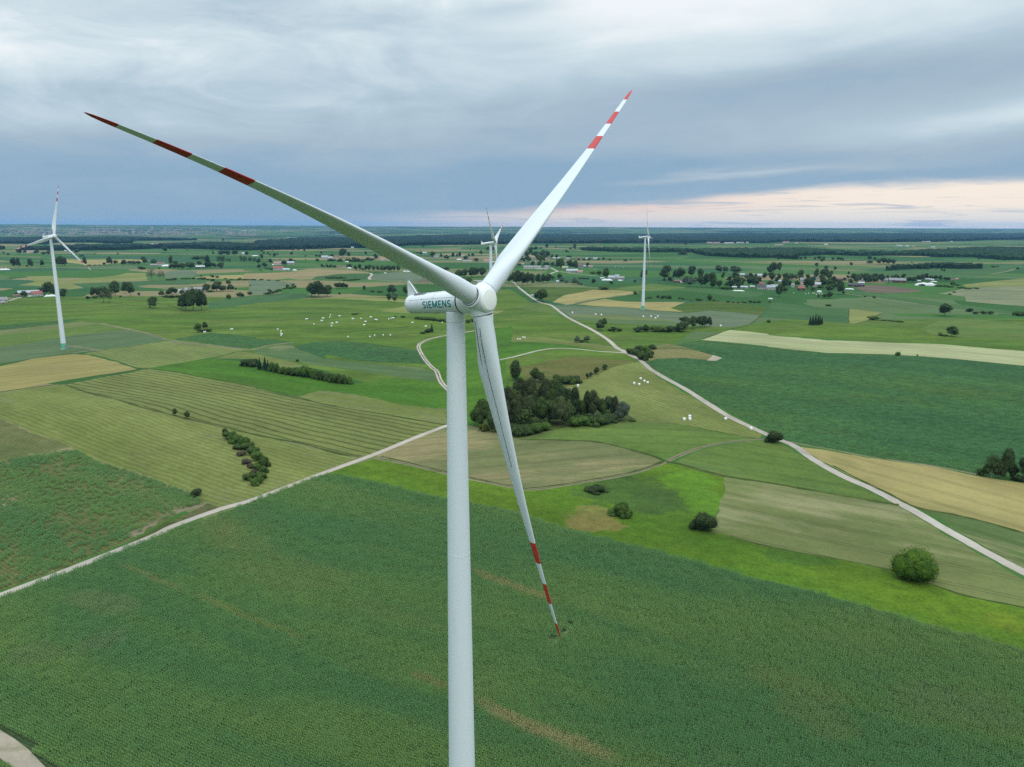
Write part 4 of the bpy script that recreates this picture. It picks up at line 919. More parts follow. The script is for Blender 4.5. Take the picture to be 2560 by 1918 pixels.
def add_leaf(vs, fs, c, nrm, s, r):
    t = nrm.orthogonal().normalized(); b_ = nrm.cross(t); a = r.uniform(0, 6.283)
    t, b_ = t * math.cos(a) + b_ * math.sin(a), b_ * math.cos(a) - t * math.sin(a)
    i = len(vs); vs += [c + t * s, c + b_ * s * .7, c - t * s, c - b_ * s * .7]; fs.append((i, i + 1, i + 2, i + 3))
def trunk_mesh(name, top, r0, mat, seed, limbs=5, spread=.22, zb=.16):
    r = random.Random(seed); bm = bmesh.new()
    def limb(a, b_, ra, rb):
        t = (b_ - a).normalized(); q = t.orthogonal().normalized(); s = t.cross(q); R = []
        for p_, rr in ((a, ra), ((a + b_) / 2 + Vector((r.uniform(-.01, .01), r.uniform(-.01, .01), 0)), (ra + rb) / 2), (b_, rb)):
            R.append([bm.verts.new(p_ + (q * math.cos(j * 1.0472) + s * math.sin(j * 1.0472)) * rr) for j in range(6)])
        for A_, C_ in zip(R, R[1:]):
            for j in range(6): bm.faces.new((A_[j], A_[(j + 1) % 6], C_[(j + 1) % 6], C_[j]))
    limb(Vector((0, 0, -.04)), Vector((r.uniform(-.02, .02), r.uniform(-.02, .02), top)), r0, r0 * .35)
    for i in range(limbs):
        z = r.uniform(zb, top * .75); a = r.uniform(0, 6.283); sp = spread * r.uniform(.6, 1)
        limb(Vector((0, 0, z)), Vector((math.cos(a) * sp, math.sin(a) * sp, z + sp * r.uniform(.7, 1.4))), r0 * .45, r0 * .12)
    me = bpy.data.meshes.new(name); bm.to_mesh(me); bm.free(); me.materials.append(mat); return me
def lobes_round(seed, w=.5, z0=.12, n=7, top=1.0):
    r = random.Random(seed); hz = (top - z0); L = [(0, 0, z0 + hz * .52, w * .74, w * .74, hz * .46)]
    for i in range(n):
        a = i / n * 6.283 + r.uniform(-.4, .4); z = z0 + hz * r.uniform(.2, .75); d_ = w * r.uniform(.35, .58); s = w * r.uniform(.34, .52)
        L.append((math.cos(a) * d_, math.sin(a) * d_, z, s, s, min(s * 1.0, (top - z)) * r.uniform(.8, 1.1)))
    L.append((r.uniform(-.1, .1) * w, r.uniform(-.1, .1) * w, z0 + hz * .8, w * .45, w * .45, hz * .2)); return L
def lobes_bush(seed, n=6):
    r = random.Random(seed); L = [(0, 0, .36, .36, .36, .42)]
    for i in range(n):
        a = i / n * 6.283 + r.uniform(-.4, .4); s = r.uniform(.16, .30); q = r.uniform(.2, .44); L.append((math.cos(a) * q, math.sin(a) * q, r.uniform(.12, .50) + .3 * (.44 - q), s * r.uniform(.8, 1.2), s * r.uniform(.8, 1.2), s * r.uniform(.8, 1.25)))
    return L
def lobes_col(seed):
    r = random.Random(seed)
    return [(r.uniform(-.04, .04), r.uniform(-.04, .04), z, .26 * f, .26 * f, .2) for z, f in ((.22, .75), (.36, 1), (.5, 1.05), (.64, .95), (.76, .85), (.86, .66))]
LIB = {}
def proto(kind, variants, trunk):
    LIB[kind] = [(v, trunk) for v in variants]
def lib():
    T1 = trunk_mesh('trunk', .62, .024, BARK, 1); T2 = trunk_mesh('trunk', .86, .018, BARK, 2, 8, .2, .25); T3 = trunk_mesh('trunk', .9, .02, BARKP, 3, 6, .15, .3)
    TB = trunk_mesh('trunk', .9, .022, BARK, 4, 16, .38, .22)
    nl, lf = 850, .042
    proto('round', [crown_mesh('crown', lobes_round(s, .5), nl, lf, m, s) for s, m in ((11, F_DARK), (12, F_MID), (13, F_DARK), (14, F_DARK), (15, F_MID))], T1)
    proto('dark', [crown_mesh('crown', lobes_round(s, .5), nl, lf, F_DARK, s) for s in (21, 22, 23)], T1)
    proto('tall', [crown_mesh('crown', lobes_col(s), 800, .036, m, s) for s, m in ((31, F_DARK), (32, F_MID))], T2)
    proto('airy', [crown_mesh('crown', lobes_round(s, .5, .24, 9), 620, .040, F_DARK, s, 0) for s in (41, 42)], T2)
    proto('bush', [crown_mesh('bush', lobes_bush(s), 600, .055, m, s) for s, m in ((51, F_BUSH), (52, F_DARK), (53, F_MID))], None)
    proto('willow', [crown_mesh('crown', lobes_round(s, .5, .04), nl, .04, F_PALE, s) for s in (61, 62)], T1)
    proto('bare', [crown_mesh('crown', lobes_round(s, .5, .26, 10), 330, .030, F_BARE, s, 0) for s in (71, 72)], TB)
    proto('spruce', [crown_mesh('crown', [(0, 0, .5, .2, .2, .5)], 800, .040, F_SPRU, s, 1, True) for s in (81, 82)], T2)
    proto('brown', [crown_mesh('crown', lobes_round(s, .5, .05), nl, lf, F_BROWN, s) for s in (91, 92)], T1)
    # finer ones for trees near the camera
    proto('round_n', [crown_mesh('crown', lobes_round(s, .5, .06, 9), 5200, .019, m, s, .8, False, 2) for s, m in ((101, F_DARK), (102, F_MID), (103, F_BROWN), (104, F_DARK))], T1)
    proto('tall_n', [crown_mesh('crown', lobes_col(s), 4200, .016, m, s, .8, False, 2) for s, m in ((111, F_MID), (112, F_DARK))], T2)
    proto('bush_n', [crown_mesh('bush', lobes_bush(s, 9), 4200, .022, m, s, .8, False, 2) for s, m in ((121, F_BUSH), (122, F_MID), (123, F_DARK))], None)
    proto('lime_n', [crown_mesh('bush', [(0, 0, .44, .47, .47, .50)] + lobes_bush(130, 9)[1:], 9000, .017, F_LIME, 130, .84, False, 2)], None)
    proto('purple_n', [crown_mesh('bush', lobes_bush(135, 9), 2600, .02, F_PURP, 135, .75, False, 2)], None)
    proto('yellow_n', [crown_mesh('bush', lobes_bush(136, 9), 2600, .022, foliage('yellowish_leaves', (.085, .105, .012), (.12, .135, .016)), 136, .75, False, 2)], None)
    proto('willow_n', [crown_mesh('crown', lobes_round(141, .5, .03, 9), 5200, .018, F_PALE, 141, .8, False, 2)], T1)
    proto('spruce_n', [crown_mesh('crown', [(0, 0, .5, .2, .2, .5)], 3600, .020, F_SPRU, 151, 1, True)], T2)
    proto('brown_n', [crown_mesh('crown', lobes_round(s, .5, .05, 9), 5200, .019, F_BROWN, s, .8, False, 2) for s in (171, 172)], T1)
    proto('airy_n', [crown_mesh('crown', lobes_round(161, .5, .15, 11), 3600, .018, F_DARK, 161, .55)], T3)
lib()
KIND_NAME = {'round': 'deciduous_tree', 'dark': 'deciduous_tree', 'tall': 'poplar_tree', 'airy': 'deciduous_tree', 'bush': 'bush', 'willow': 'willow_tree', 'bare': 'sparse_tree', 'spruce': 'spruce_tree', 'brown': 'deciduous_tree',
             'lime': 'bush', 'purple': 'bush', 'yellow': 'bush'}
WIDTH = {'tall': .52, 'spruce': .46, 'bush': 1.0, 'lime': .98, 'purple': 1., 'yellow': 1.}
rt_ = random.Random(99)
def depth_of(p): return (p - CAM).dot(fw)
PENDING = []
def tree_at(p, h, w_, kind, label, group): PENDING.append((p, h, w_, kind, label, group))
def plant_all():
    """the 300 trees that show largest become things, the tiny far ones one mass"""
    dec = [e for e in PENDING if KIND_NAME[e[3].replace('_n', '')] == 'deciduous_tree']
    dec.sort(key=lambda e: -(e[1] * e[2]) / depth_of(e[0]) ** 2)
    tiny = {id(e) for e in dec[290:]}
    vs = []; fs = []
    for e in PENDING:
        if id(e) not in tiny: place_tree(*e); continue
        p, h, w_, kind, _, _ = e; me, tr_ = rt_.choice(LIB[kind]); sx = w_ / WIDTH.get(kind, 1.0); a = rt_.uniform(0, 6.283); c, s = math.cos(a), math.sin(a)
        for m_, sc_ in ((me, sx), (tr_, max(sx, h * .5))):
            b0 = len(vs); vs += [(p.x + (v.co.x * c - v.co.y * s) * sc_, p.y + (v.co.x * s + v.co.y * c) * sc_, p.z + v.co.z * h) for v in m_.vertices]
            fs += [[b0 + i for i in q.vertices] for q in m_.polygons]
    me = bpy.data.meshes.new('distant_trees'); me.from_pydata(vs, [], fs); o = link('distant_trees', me, F_DARK)
    tag(o, 'tiny dark trees dotted over the far villages and fields', 'trees', kind='stuff')
def place_tree(p, h, w_, kind, label, group):
    kb = kind.replace('_n', '')
    me, tr_ = rt_.choice(LIB[kind])
    sx = w_ / WIDTH.get(kb, 1.0)
    rz = rt_.uniform(0, 6.283)
    if tr_ is None:
        o = bpy.data.objects.new(KIND_NAME[kb], me); COL.objects.link(o); o.location = p - Vector((0, 0, .02 * h)); o.scale = (sx, sx, h * (1.2 if kb == 'bush' else 1.0)); o.rotation_euler.z = rz
        return tag(o, label, 'bush', group)
    r = empty(KIND_NAME[kb], p, rz); tag(r, label, 'tree', group)
    c = bpy.data.objects.new('crown', me); COL.objects.link(c); c.parent = r; c.scale = (sx, sx, h)
    t = bpy.data.objects.new('trunk', tr_); COL.objects.link(t); t.parent = r; t.scale = (max(sx, h * .5),) * 2 + (h,)
    return r
ADJ = {'round': 'leafy tree', 'dark': 'dark tree', 'tall': 'slender poplar', 'airy': 'airy tree', 'bush': 'bush', 'willow': 'pale willow', 'bare': 'sparse pale tree', 'spruce': 'spruce', 'brown': 'brownish tree', 'lime': 'bright bush', 'purple': 'dry purplish shrub', 'yellow': 'yellowish bush'}
def trees(crop, kind, where, spec, near=False, wide=1.0):
    """spec: 'x y height width [kind]' in crop pixels; the base of each trunk or bush stands at x, y"""
    L = []
    for s in spec.split(';'):
        q = s.split()
        if len(q) < 4: continue
        L.append((float(q[0]), float(q[1]), float(q[2]), float(q[3]), q[4] if len(q) > 4 else kind))
    sc = CROP[crop][2]
    bykind = {}
    for e in L: bykind.setdefault(e[4], []).append(e)
    for kd, es in bykind.items():
        es.sort()
        for i, (x, y, h, w_, _) in enumerate(es):
            p = P(crop, x, y); m = sc / FO * depth_of(p)
            if len(es) == 1: lab = '%s %s' % (ADJ[kd], where)
            elif len(es) == 2: lab = '%s %s of the two %s' % (('left', 'right')[i], ADJ[kd], where)
            else: lab = ('%s %s %s' % ('leftmost' if i == 0 else ORD[i] + ' from left', ADJ[kd], where) if i < len(es) - 1 else 'rightmost %s %s' % (ADJ[kd], where))
            tree_at(p, h * m * (1.12 if near else 1.1), w_ * m * wide * (1. if near else 1.12), kd + ('_n' if near else ''), lab, '%s %s' % (ADJ[kd] + 's', where) if len(es) > 1 else None)
# --- near
trees('C3', 'lime', 'round and solitary at the meadow edge, lower right', '1425 312 248 262', True)
trees('B3', 'bush', 'standing alone by the corner of the streaky field', '1640 1532 165 205', True)
trees('B3', 'bush', 'in the rough hollow beside the dry grass', '950 1415 112 150;865 1400 48 100;1005 1412 40 70', True)
trees('B3', 'bush', 'low and spreading below the grassy track', '660 1200 40 90;720 1210 60 150;785 1200 40 90', True)
trees('B4', 'bush', 'beside the dirt road fork', '40 780 108 132', True)
trees('B4', 'round', 'in the copse at the right edge', '1930 1085 185 150 airy;2045 1090 250 150;1985 1092 150 110;2110 1092 120 90;2200 1122 210 110 airy;2290 1130 230 150;1880 1075 110 70', True)
trees('B4', 'bush', 'at the foot of the right-edge copse', '1832 1062 62 60;2150 1112 60 90;2230 1118 55 80', True)
trees('B1', 'bush', 'beside the corner of the thin maize field', '1690 1242 66 100', True)
trees('B1', 'round', 'on the verge between swaths and mown meadow', '1510 548 58 50;1615 574 60 62', True)
trees('B1', 'bush', 'in the curved shrub island', '1945 712 58 44;1985 748 66 80;2035 782 76 90;2095 815 84 92;2050 838 46 70;2150 842 66 84;2192 882 60 80;2150 1100 60 80;2196 1150 60 66', True, 1.25)
trees('B2', 'bush', 'at the right side of the shrub island', '20 935 86 84;62 988 78 84;18 1016 56 76;52 1096 66 76;22 1130 56 66;70 1040 60 60', True, 1.25)
trees('B1', 'purple', 'inside the shrub island', '2078 892 50 84;2128 965 60 84;2165 1000 52 70;2188 1050 44 70', True)
trees('B2', 'spruce', 'at the left end of the long hedgerow', '12 128 62 40;34 152 92 52;80 156 104 56;106 162 84 48', True)
trees('B2', 'bush', 'in the long hedgerow', '135 168 84 60;182 178 84 62;232 188 64 70;282 196 66 72;330 204 70 74;382 210 72 74;436 218 104 84;478 224 84 62;520 232 82 72;566 242 78 70;612 250 74 66;660 260 76 74;706 268 84 78;756 274 82 72;806 276 62 66', True)
trees('B1', 'bush', 'at the left start of the long hedgerow', '2112 120 60 60;2150 122 66 60;2190 128 70 62', True, 1.4)
trees('B2', 'round', 'in the thicket just right of the tower', '1955 642 225 190;2050 700 205 140;1885 630 130 100;2110 690 190 130 brown', True)
trees('B2', 'yellow', 'in the thicket just right of the tower', '1962 680 82 90', True)
trees('B3', 'tall', 'alone at the left of the rough mound', '28 240 150 100', True)
trees('B3', 'round', 'at the back of the central grove', '200 255 112 112;250 262 80 80;70 470 235 160 brown;170 500 262 150;285 490 245 160;385 460 205 140;-30 520 210 140', True)
trees('B3', 'round', 'in the middle of the central grove', '40 640 262 190 brown;150 600 210 150;245 625 225 170;425 632 235 200;345 560 230 150;-60 640 220 160;500 600 150 110', True)
trees('B3', 'tall', 'in the central grove', '540 562 235 98;600 560 130 80;645 545 190 70', True)
trees('B3', 'round', 'at the right end of the central grove', '700 562 220 150;775 560 150 110;832 522 135 130;890 560 168 90', True)
trees('B3', 'willow', 'grey-green at the right tip of the central grove', '950 592 152 156', True)
trees('B3', 'bush', 'along the front of the central grove', '-40 700 90 150;60 722 100 120;125 712 88 140;200 692 90 150;275 672 74 120;560 640 84 130;632 634 84 140;730 632 80 140;800 618 84 120;862 606 70 110;1040 596 26 70', True)
trees('B3', 'bush', 'behind the central grove on the mound', '400 262 66 110;478 272 68 120;555 268 66 100;440 268 56 90;520 272 50 80', True)
trees('B3', 'round', 'on the edge of the mound above the hay meadow', '730 192 58 54;800 152 44 58;650 228 44 36;680 212 36 40', True)
trees('A3', 'bush', 'in the thicket beside the knoll and dirt road', '1030 1532 46 80;1080 1544 56 84;1122 1584 66 84;1160 1524 60 74;1216 1492 40 64;1182 1562 56 74;1100 1502 42 80;1150 1590 50 60', True)
# --- middle distance, right of the tower
trees('A3', 'round', 'beside the dirt road beyond the hub', '228 1076 78 76;268 1087 102 92;205 1050 40 36')
trees('A3', 'bush', 'in the dark hedge below the right turbine', '1080 1344 40 50;1095 1346 54 60;1155 1342 64 62;1240 1342 50 84;1300 1344 46 84;1362 1342 54 90;1430 1338 50 84;925 1340 28 44;845 1336 20 44')
trees('A3', 'dark', 'in the dark hedge below the right turbine', '1470 1346 84 112;1492 1322 104 110;1560 1312 96 92;1620 1308 92 82;1662 1302 88 72;1702 1302 82 54')
trees('A3', 'round', 'left of the dark hedge below the right turbine', '760 1332 86 82;797 1302 72 52;880 1342 38 62')
trees('A3', 'willow', 'in the meadow left of the dirt road bend', '562 1437 54 62;645 1432 50 66')
trees('A3', 'bush', 'between the two pale willows', '602 1436 22 44')
trees('A4', 'dark', 'broad and solitary on the right meadow', '1525 1209 100 122')
trees('A4', 'round', 'solitary and rounded at the far right meadow', '1585 1385 86 112')
trees('A4', 'bush', 'beside the rounded solitary tree', '1485 1380 30 30;1525 1383 16 40')
trees('A4', 'spruce', 'in the small pine clump before the teal field', '362 1286 66 34;384 1287 76 38;408 1287 84 40;432 1285 78 38;448 1282 66 30;464 1280 56 26')
trees('A4', 'bush', 'along the lane at the far right', '1740 1172 34 54;1790 1192 26 44;1860 1192 30 46;1916 1194 30 42;2150 1206 38 70;2195 1208 40 70')
trees('A4', 'bush', 'below the small yellow field', '905 1242 38 74;1010 1250 13 60;1075 1256 12 50;1140 1262 13 60;5 1267 28 28')
trees('A4', 'bush', 'at the edge of the pale grain', '1120 1550 34 38;1288 1552 13 14', False)
trees('D6', 'bush', 'in the hedge row behind the right turbine', '160 1425 34 80;100 1440 30 40;310 1417 54 54;390 1427 60 74;470 1432 56 60;510 1432 66 66;680 1437 42 48;740 1442 34 50')
trees('D6', 'bush', 'in the hedge row above the olive hill', '800 1448 14 80;890 1458 14 60;1000 1462 46 72;1050 1462 36 50;1280 1467 32 52;1340 1472 14 36;1520 1487 26 60;1610 1497 20 44;1690 1502 20 44;1800 1499 24 74;1910 1497 44 64;1980 1499 32 62;2055 1500 40 72')
trees('D6', 'tall', 'in the hedge row above the olive hill', '1195 1462 96 82')
trees('D5', 'bush', 'in the pastures left of the right turbine', '1575 1272 60 170;1180 1086 30 70;1240 1088 30 60;1300 1092 30 56;1390 1002 46 84;2125 1357 60 58;1200 1198 38 44')
trees('D5', 'round', 'around the white farm left of the right turbine', '1405 1168 82 84;1710 1187 62 74;1625 1072 164 100;1500 1032 82 100;2120 1152 46 56;1590 1060 90 80')
trees('D5', 'dark', 'in the clump beside the start of the dirt road', '30 1170 190 120;85 1192 232 160;180 1202 220 150;272 1202 212 140;345 1190 182 120')
trees('D5', 'round', 'right of the clump at the dirt road', '450 1172 162 120;540 1166 152 110;622 1152 142 120;702 1102 62 84;820 1092 92 92')
trees('D5', 'willow', 'in the pasture below the long barn', '865 1142 76 104;940 1162 52 84;1080 1182 112 124;1150 1192 62 84')
trees('D5', 'dark', 'among the houses behind the raised blade', '330 662 62 74;420 672 56 90;510 682 62 90;580 642 40 74;620 702 52 64;690 722 52 64;770 732 62 70;300 782 62 64;200 792 62 74;130 862 42 84;250 690 50 70;150 740 60 70')
trees('D5', 'round', 'in the village around the long barns', '440 742 72 94;470 802 112 112;530 792 102 102;560 862 62 74;620 862 62 74;700 872 72 84;790 902 142 110;840 922 182 150;1000 902 132 120;1090 922 144 124')
trees('D5', 'round', 'right of the village behind the blade', '1300 872 66 74;1150 772 42 60;1240 772 36 54;1330 762 36 64;1490 762 36 54;1580 762 46 48;1690 777 42 48;1955 792 46 84;2050 777 36 28;980 727 42 110')
trees('D5', 'round', 'on the far fields before the forest at centre', '340 592 56 64;410 592 62 90;500 582 46 24;600 562 78 62;760 557 32 34;940 637 48 48;975 632 26 28;1010 577 32 54;1080 582 98 62;1180 582 42 34')
# --- right village
trees('D6', 'dark', 'in the tree line left of the right village', '60 1100 170 140;430 1112 236 200;600 1092 150 96;690 1112 204 190;895 1052 172 130;860 1042 164 64;1040 1102 184 120')
trees('D6', 'willow', 'in front of the brown roof by the village', '770 1170 110 100;862 1217 162 124;930 1160 90 90')
trees('D6', 'round', 'in front of the tree line at the village', '960 1152 92 112;800 1162 112 80;520 1142 94 100;420 1120 40 60')
trees('D6', 'dark', 'at the front of the right village', '1040 1232 222 120;1140 1227 222 150;1370 1242 124 112;1580 1202 82 120;1700 1222 64 120;1540 1132 84 104')
trees('D6', 'tall', 'at the front of the right village', '1255 1242 242 120;1200 1100 100 80')
trees('D6', 'dark', 'in the row behind the right village', '1350 982 122 144;1470 972 94 114;1620 1002 132 180;1700 982 94 94;1430 1092 112 64')
trees('D6', 'round', 'among the roofs of the right village', '1650 1112 142 130;1760 1202 134 130;1900 1202 144 130;1980 1212 134 124;1840 1110 90 100;2060 1150 90 90')
trees('D6', 'bush', 'along the gardens of the right village', '1500 1268 50 110;1420 1262 44 90;1570 1262 40 70;1690 1242 50 80')
trees('D7', 'dark', 'at the left of the right village', '90 1002 192 160;190 962 150 100;20 1000 120 110;60 1132 154 124;150 1152 94 94')
trees('D7', 'dark', 'standing in front of the right village', '190 1402 212 150;1240 1357 234 140')
trees('D7', 'round', 'among the houses of the right village', '280 1272 204 124;370 1222 104 94;300 1102 112 114;400 1102 94 114;470 1102 84 94;500 1212 94 110;300 1322 84 94;680 1262 184 140;750 1242 124 94')
trees('D7', 'round', 'in the gardens right of the blue roof', '960 1252 164 124;900 1272 84 130;1060 1312 134 160;780 1307 74 84;1300 1352 52 54;1160 1240 70 80')
trees('D7', 'tall', 'behind the blue roof', '830 1067 148 82;560 1062 118 100')
trees('D7', 'dark', 'in the clump behind the right village', '940 1082 152 112;1000 932 72 76;1000 1062 142 104;1080 1072 122 74;1040 1092 92 94;1000 990 80 80')
trees('D7', 'round', 'in the meadow below the right village', '870 1417 62 48;1060 1422 104 112;970 1412 62 92;1160 942 62 58;1390 1017 58 42')
trees('D7', 'bush', 'on the lane below the right village', '1675 1397 22 38;1832 1417 38 54;1040 1557 36 84;30 1492 26 48')
trees('D7', 'dark', 'in the tree belt right of the village', '1380 1082 54 64;1470 1122 124 120;1560 1132 114 114;1680 1112 114 134;1760 1162 104 134;1850 1132 134 134;1950 1142 124 114;1420 1172 84 94;1320 1132 64 74;2060 1102 74 64;2150 1082 54 84;1610 1090 90 90')
trees('D8', 'dark', 'in the tree belt by the white clamp', '30 1082 54 64;125 1082 78 84;220 1142 84 104;300 1142 84 104;380 1122 94 104;450 1112 104 104;520 1092 98 84;600 1102 74 84;680 1102 74 94;760 1112 84 84;850 1112 54 94;910 1117 54 64')
trees('D8', 'round', 'on the far right fields', '790 952 38 38;832 960 38 42;575 922 20 28;272 824 32 22;2100 927 38 54;1425 757 32 34;1875 775 30 40')
trees('D8', 'bush', 'in the scrub right of the white clamp', '740 1217 36 130;840 1215 30 90;930 1230 26 120;970 1192 62 70;1060 1200 30 90;1120 1245 24 110;1250 1262 26 120;1390 1257 22 84;460 1202 32 84;925 1357 22 54;1000 1322 22 54;1680 887 26 64;1750 882 20 44')
trees('D7', 'round', 'on the upper meadow behind the right village', '810 757 46 42;875 762 68 78;955 767 58 68;565 757 48 68;1120 762 46 60;1210 762 52 74;1265 762 46 64;1300 772 32 34')
trees('D7', 'dark', 'in the small clump before the right woods', '1750 772 108 84;1840 772 62 54;1760 822 46 120;1900 832 84 94;1990 832 104 114;2080 842 94 94;2160 837 84 104')
trees('D6', 'bush', 'far out before the right woods', '730 667 58 150;785 497 42 54;1905 712 42 74')
# --- behind the big turbine
trees('D4', 'dark', 'in the dark row behind the raised left blade', '1290 1062 124 150;1390 1062 134 144;1520 1062 164 144;1600 1052 144 104;1700 1052 154 150;2150 1162 184 160')
trees('D4', 'round', 'beside the white vans behind the hub', '1460 1172 112 150;1080 947 62 112')
trees('D4', 'round', 'in the village behind the raised left blade', '840 722 104 94;985 717 68 44;1080 752 74 104;1190 712 78 64;1260 717 62 38;1310 712 88 54;1675 677 78 64;1530 702 58 64;1465 702 48 44;640 667 48 64;580 652 32 64;1410 757 64 94;1590 792 64 94;1790 602 64 64;1880 602 64 84')
trees('D4', 'round', 'on the far meadow before the forest behind the nacelle', '670 542 32 54;715 527 38 38;630 607 20 24;1490 592 30 32;1230 512 28 60')
trees('D4', 'dark', 'beside the tail of the nacelle', '150 1352 154 140;85 1477 124 94;365 1372 154 90;90 1340 90 90')
trees('D4', 'willow', 'beside the tail of the nacelle', '188 1497 164 110')
trees('A2', 'spruce', 'in front of the winding sandy track', '1518 1347 66 34')
trees('A2', 'bush', 'at the foot of the spruce by the sandy track', '1475 1352 32 44;1440 1362 20 40;1490 1346 34 40')
trees('A2', 'bush', 'in the short hedge behind the tower', '1390 1234 22 44;1425 1238 24 50;1470 1242 28 54;1508 1244 26 44;1545 1248 22 50;1590 1254 24 50;1625 1257 28 54;1270 1222 18 36;1200 1218 10 26;850 1197 14 54;1830 1267 30 38;1870 1257 30 38')
trees('B2', 'bush', 'alone on the field edge behind the hedgerow', '357 82 22 24')
# --- left half
trees('A1', 'round', 'in the little clump beyond the striped maize', '1710 1352 76 62;1770 1327 66 50')
trees('A1', 'bush', 'in the little clump beyond the striped maize', '1800 1342 26 50;1742 1347 22 40;1765 1340 18 36')
trees('D1', 'dark', 'in the group right of the left turbine', '1990 1382 242 200;1612 1412 172 110;1690 1400 150 120;2165 1342 192 140')
trees('D1', 'airy', 'in the group right of the left turbine', '1785 1492 262 220;1890 1492 232 180')
trees('D1', 'bush', 'in the group right of the left turbine', '1520 1432 54 66;1640 1420 50 80;2080 1400 30 40')
trees('D1', 'dark', 'behind the red-roofed left farm', '760 1350 110 140;870 1372 216 220;700 1332 84 110;930 1372 170 130;1095 1422 154 124')
trees('D1', 'round', 'at the red-roofed left farm', '420 1397 98 124;290 1387 62 92')
trees('D1', 'round', 'in the row beside the left turbine tower', '245 885 155 100;320 887 155 90;535 887 140 94;470 887 42 38;730 872 108 74;1010 867 152 120;1075 862 164 90;1122 870 148 74')
trees('D1', 'round', 'on the far fields left of the straw field', '1470 857 144 74;1385 712 42 38;1430 707 42 42;1635 672 28 18;2035 667 32 32;145 682 42 44;65 652 32 44')
trees('D1', 'round', 'in the hedge along the straw field', '1895 857 148 110;2000 832 62 84;2135 847 84 104;1800 852 48 64;1540 855 16 70;1640 855 14 60;1720 853 16 40')
trees('D1', 'dark', 'at the far farm below the left rotor', '340 657 94 104;430 642 50 60;630 652 54 104;760 672 50 100;840 672 70 74;1330 647 64 104')
trees('D2', 'dark', 'in the big rounded clump left of centre', '1000 1632 280 240;1130 1642 372 300;1270 1632 320 210;930 1600 170 140')
trees('D2', 'round', 'beside the grey barn left of centre', '1350 1312 134 144;1530 1302 164 200;1640 1302 94 114;1770 1302 118 134;1862 1277 38 38;1090 1292 60 80;930 1362 84 94')
trees('D2', 'dark', 'left of the grey barn', '580 1382 84 110;700 1372 90 100;765 1352 114 150;830 1350 90 80')
trees('D2', 'bush', 'below the grey barn', '660 1408 46 110;760 1412 52 120;850 1408 44 100;1420 1315 40 90')
trees('D2', 'round', 'single in the pasture beside the rounded clump', '430 1592 194 164')
trees('D2', 'round', 'standing at the right edge of the group', '45 1387 234 150')
trees('D2', 'bush', 'in the pastures left of centre', '190 1372 58 44;385 1580 30 30;1740 1432 84 72;1920 1390 74 90;1965 1392 70 70;2100 1362 62 64;2105 1207 20 28;1735 1172 78 84')
trees('D2', 'bare', 'on the hedge left of centre', '410 1122 212 184;555 1117 164 114;610 1112 154 84')
trees('D2', 'bush', 'in the hedge running right from the sparse trees', '680 1112 28 60;730 1110 28 60;800 1107 42 74;940 1092 24 54;1000 1092 26 54;1060 1090 22 54;1130 1087 26 64;1220 1090 24 60;1270 1094 38 60;1320 1096 38 70;1380 1106 26 60;1460 1122 42 74;1460 1058 42 60;1540 1067 34 54;1680 1092 22 44;1265 1042 22 34')
trees('D2', 'bush', 'in the hedge below the tan strip', '1790 1100 18 60;1870 1104 16 60;1932 1102 36 54;2010 1107 24 64;2070 1107 24 64;2140 1107 24 64;2190 1108 22 54')
trees('D2', 'dark', 'around the left-centre farm', '285 837 128 104;450 832 84 112;825 847 68 94;550 822 32 44;100 842 64 120;180 842 64 94;30 832 54 104')
trees('D2', 'tall', 'at the left-centre farm', '740 837 138 64;1375 900 200 96')
trees('D2', 'dark', 'in the thicket around the pale shed', '740 912 70 90;800 914 84 130;870 916 90 110;930 916 96 140;1050 914 110 150;1110 900 96 124;1230 852 64 110;1350 897 80 130;1430 897 90 110;1490 892 74 90;1600 912 104 134')
trees('D2', 'airy', 'behind the pale shed', '1570 842 144 94;1640 838 138 84;1710 802 64 60;1755 802 64 54')
trees('D2', 'bush', 'before the left-centre farm', '240 922 54 104;540 918 30 40;1190 747 58 150;1290 742 48 54;1130 745 36 70')
trees('D2', 'dark', 'before the forest left of centre', '635 632 104 94;725 582 22 32;950 572 16 22;1470 667 54 42;1620 687 88 140;1720 687 84 120;1850 682 94 110;2050 682 64 74;1640 442 54 42')
trees('D2', 'airy', 'in the row at the middle of the far fields', '1960 822 134 64;2020 827 124 84;2110 822 104 84;2185 817 84 74')
trees('D2', 'bare', 'before the forest left of centre', '1020 632 84 64')
trees('D3', 'dark', 'scattered on the fields before the forest behind the blade', '135 662 42 48;320 717 74 58;365 682 42 42;615 677 54 68;195 662 22 22;240 687 34 42;855 707 28 42;860 767 24 24;415 757 18 22;195 757 22 22;100 747 84 58')
trees('D3', 'round', 'at the red-roofed farm behind the blade', '30 822 74 60;60 817 84 54;50 902 64 74;150 892 84 94;250 827 88 74;490 847 74 104;600 802 68 84;650 812 54 64')
trees('D3', 'bush', 'at the red-roofed farm behind the blade', '200 917 28 84;280 932 42 64;75 942 20 38')
trees('D3', 'dark', 'at the hamlet behind the left blade', '1040 717 54 44;1110 717 44 94;1315 712 54 64;1600 717 88 64;1060 792 54 78;2070 757 94 84')
trees('D3', 'dark', 'huge and round above the hamlet behind the left blade', '1500 722 148 154')
trees('D3', 'bush', 'in the hedges of the hamlet behind the left blade', '1280 782 46 100;1330 782 42 90;1450 787 54 104;1600 792 64 104;1690 792 54 94;1760 792 64 104;1840 797 54 84;1930 772 64 104;1700 752 42 84;2000 772 44 74')
trees('D3', 'dark', 'in the tree row below the hamlet', '1140 887 54 48;1170 892 34 44;1230 897 54 64;1290 899 54 84;1360 897 44 74;1625 892 58 74;1580 892 54 44')
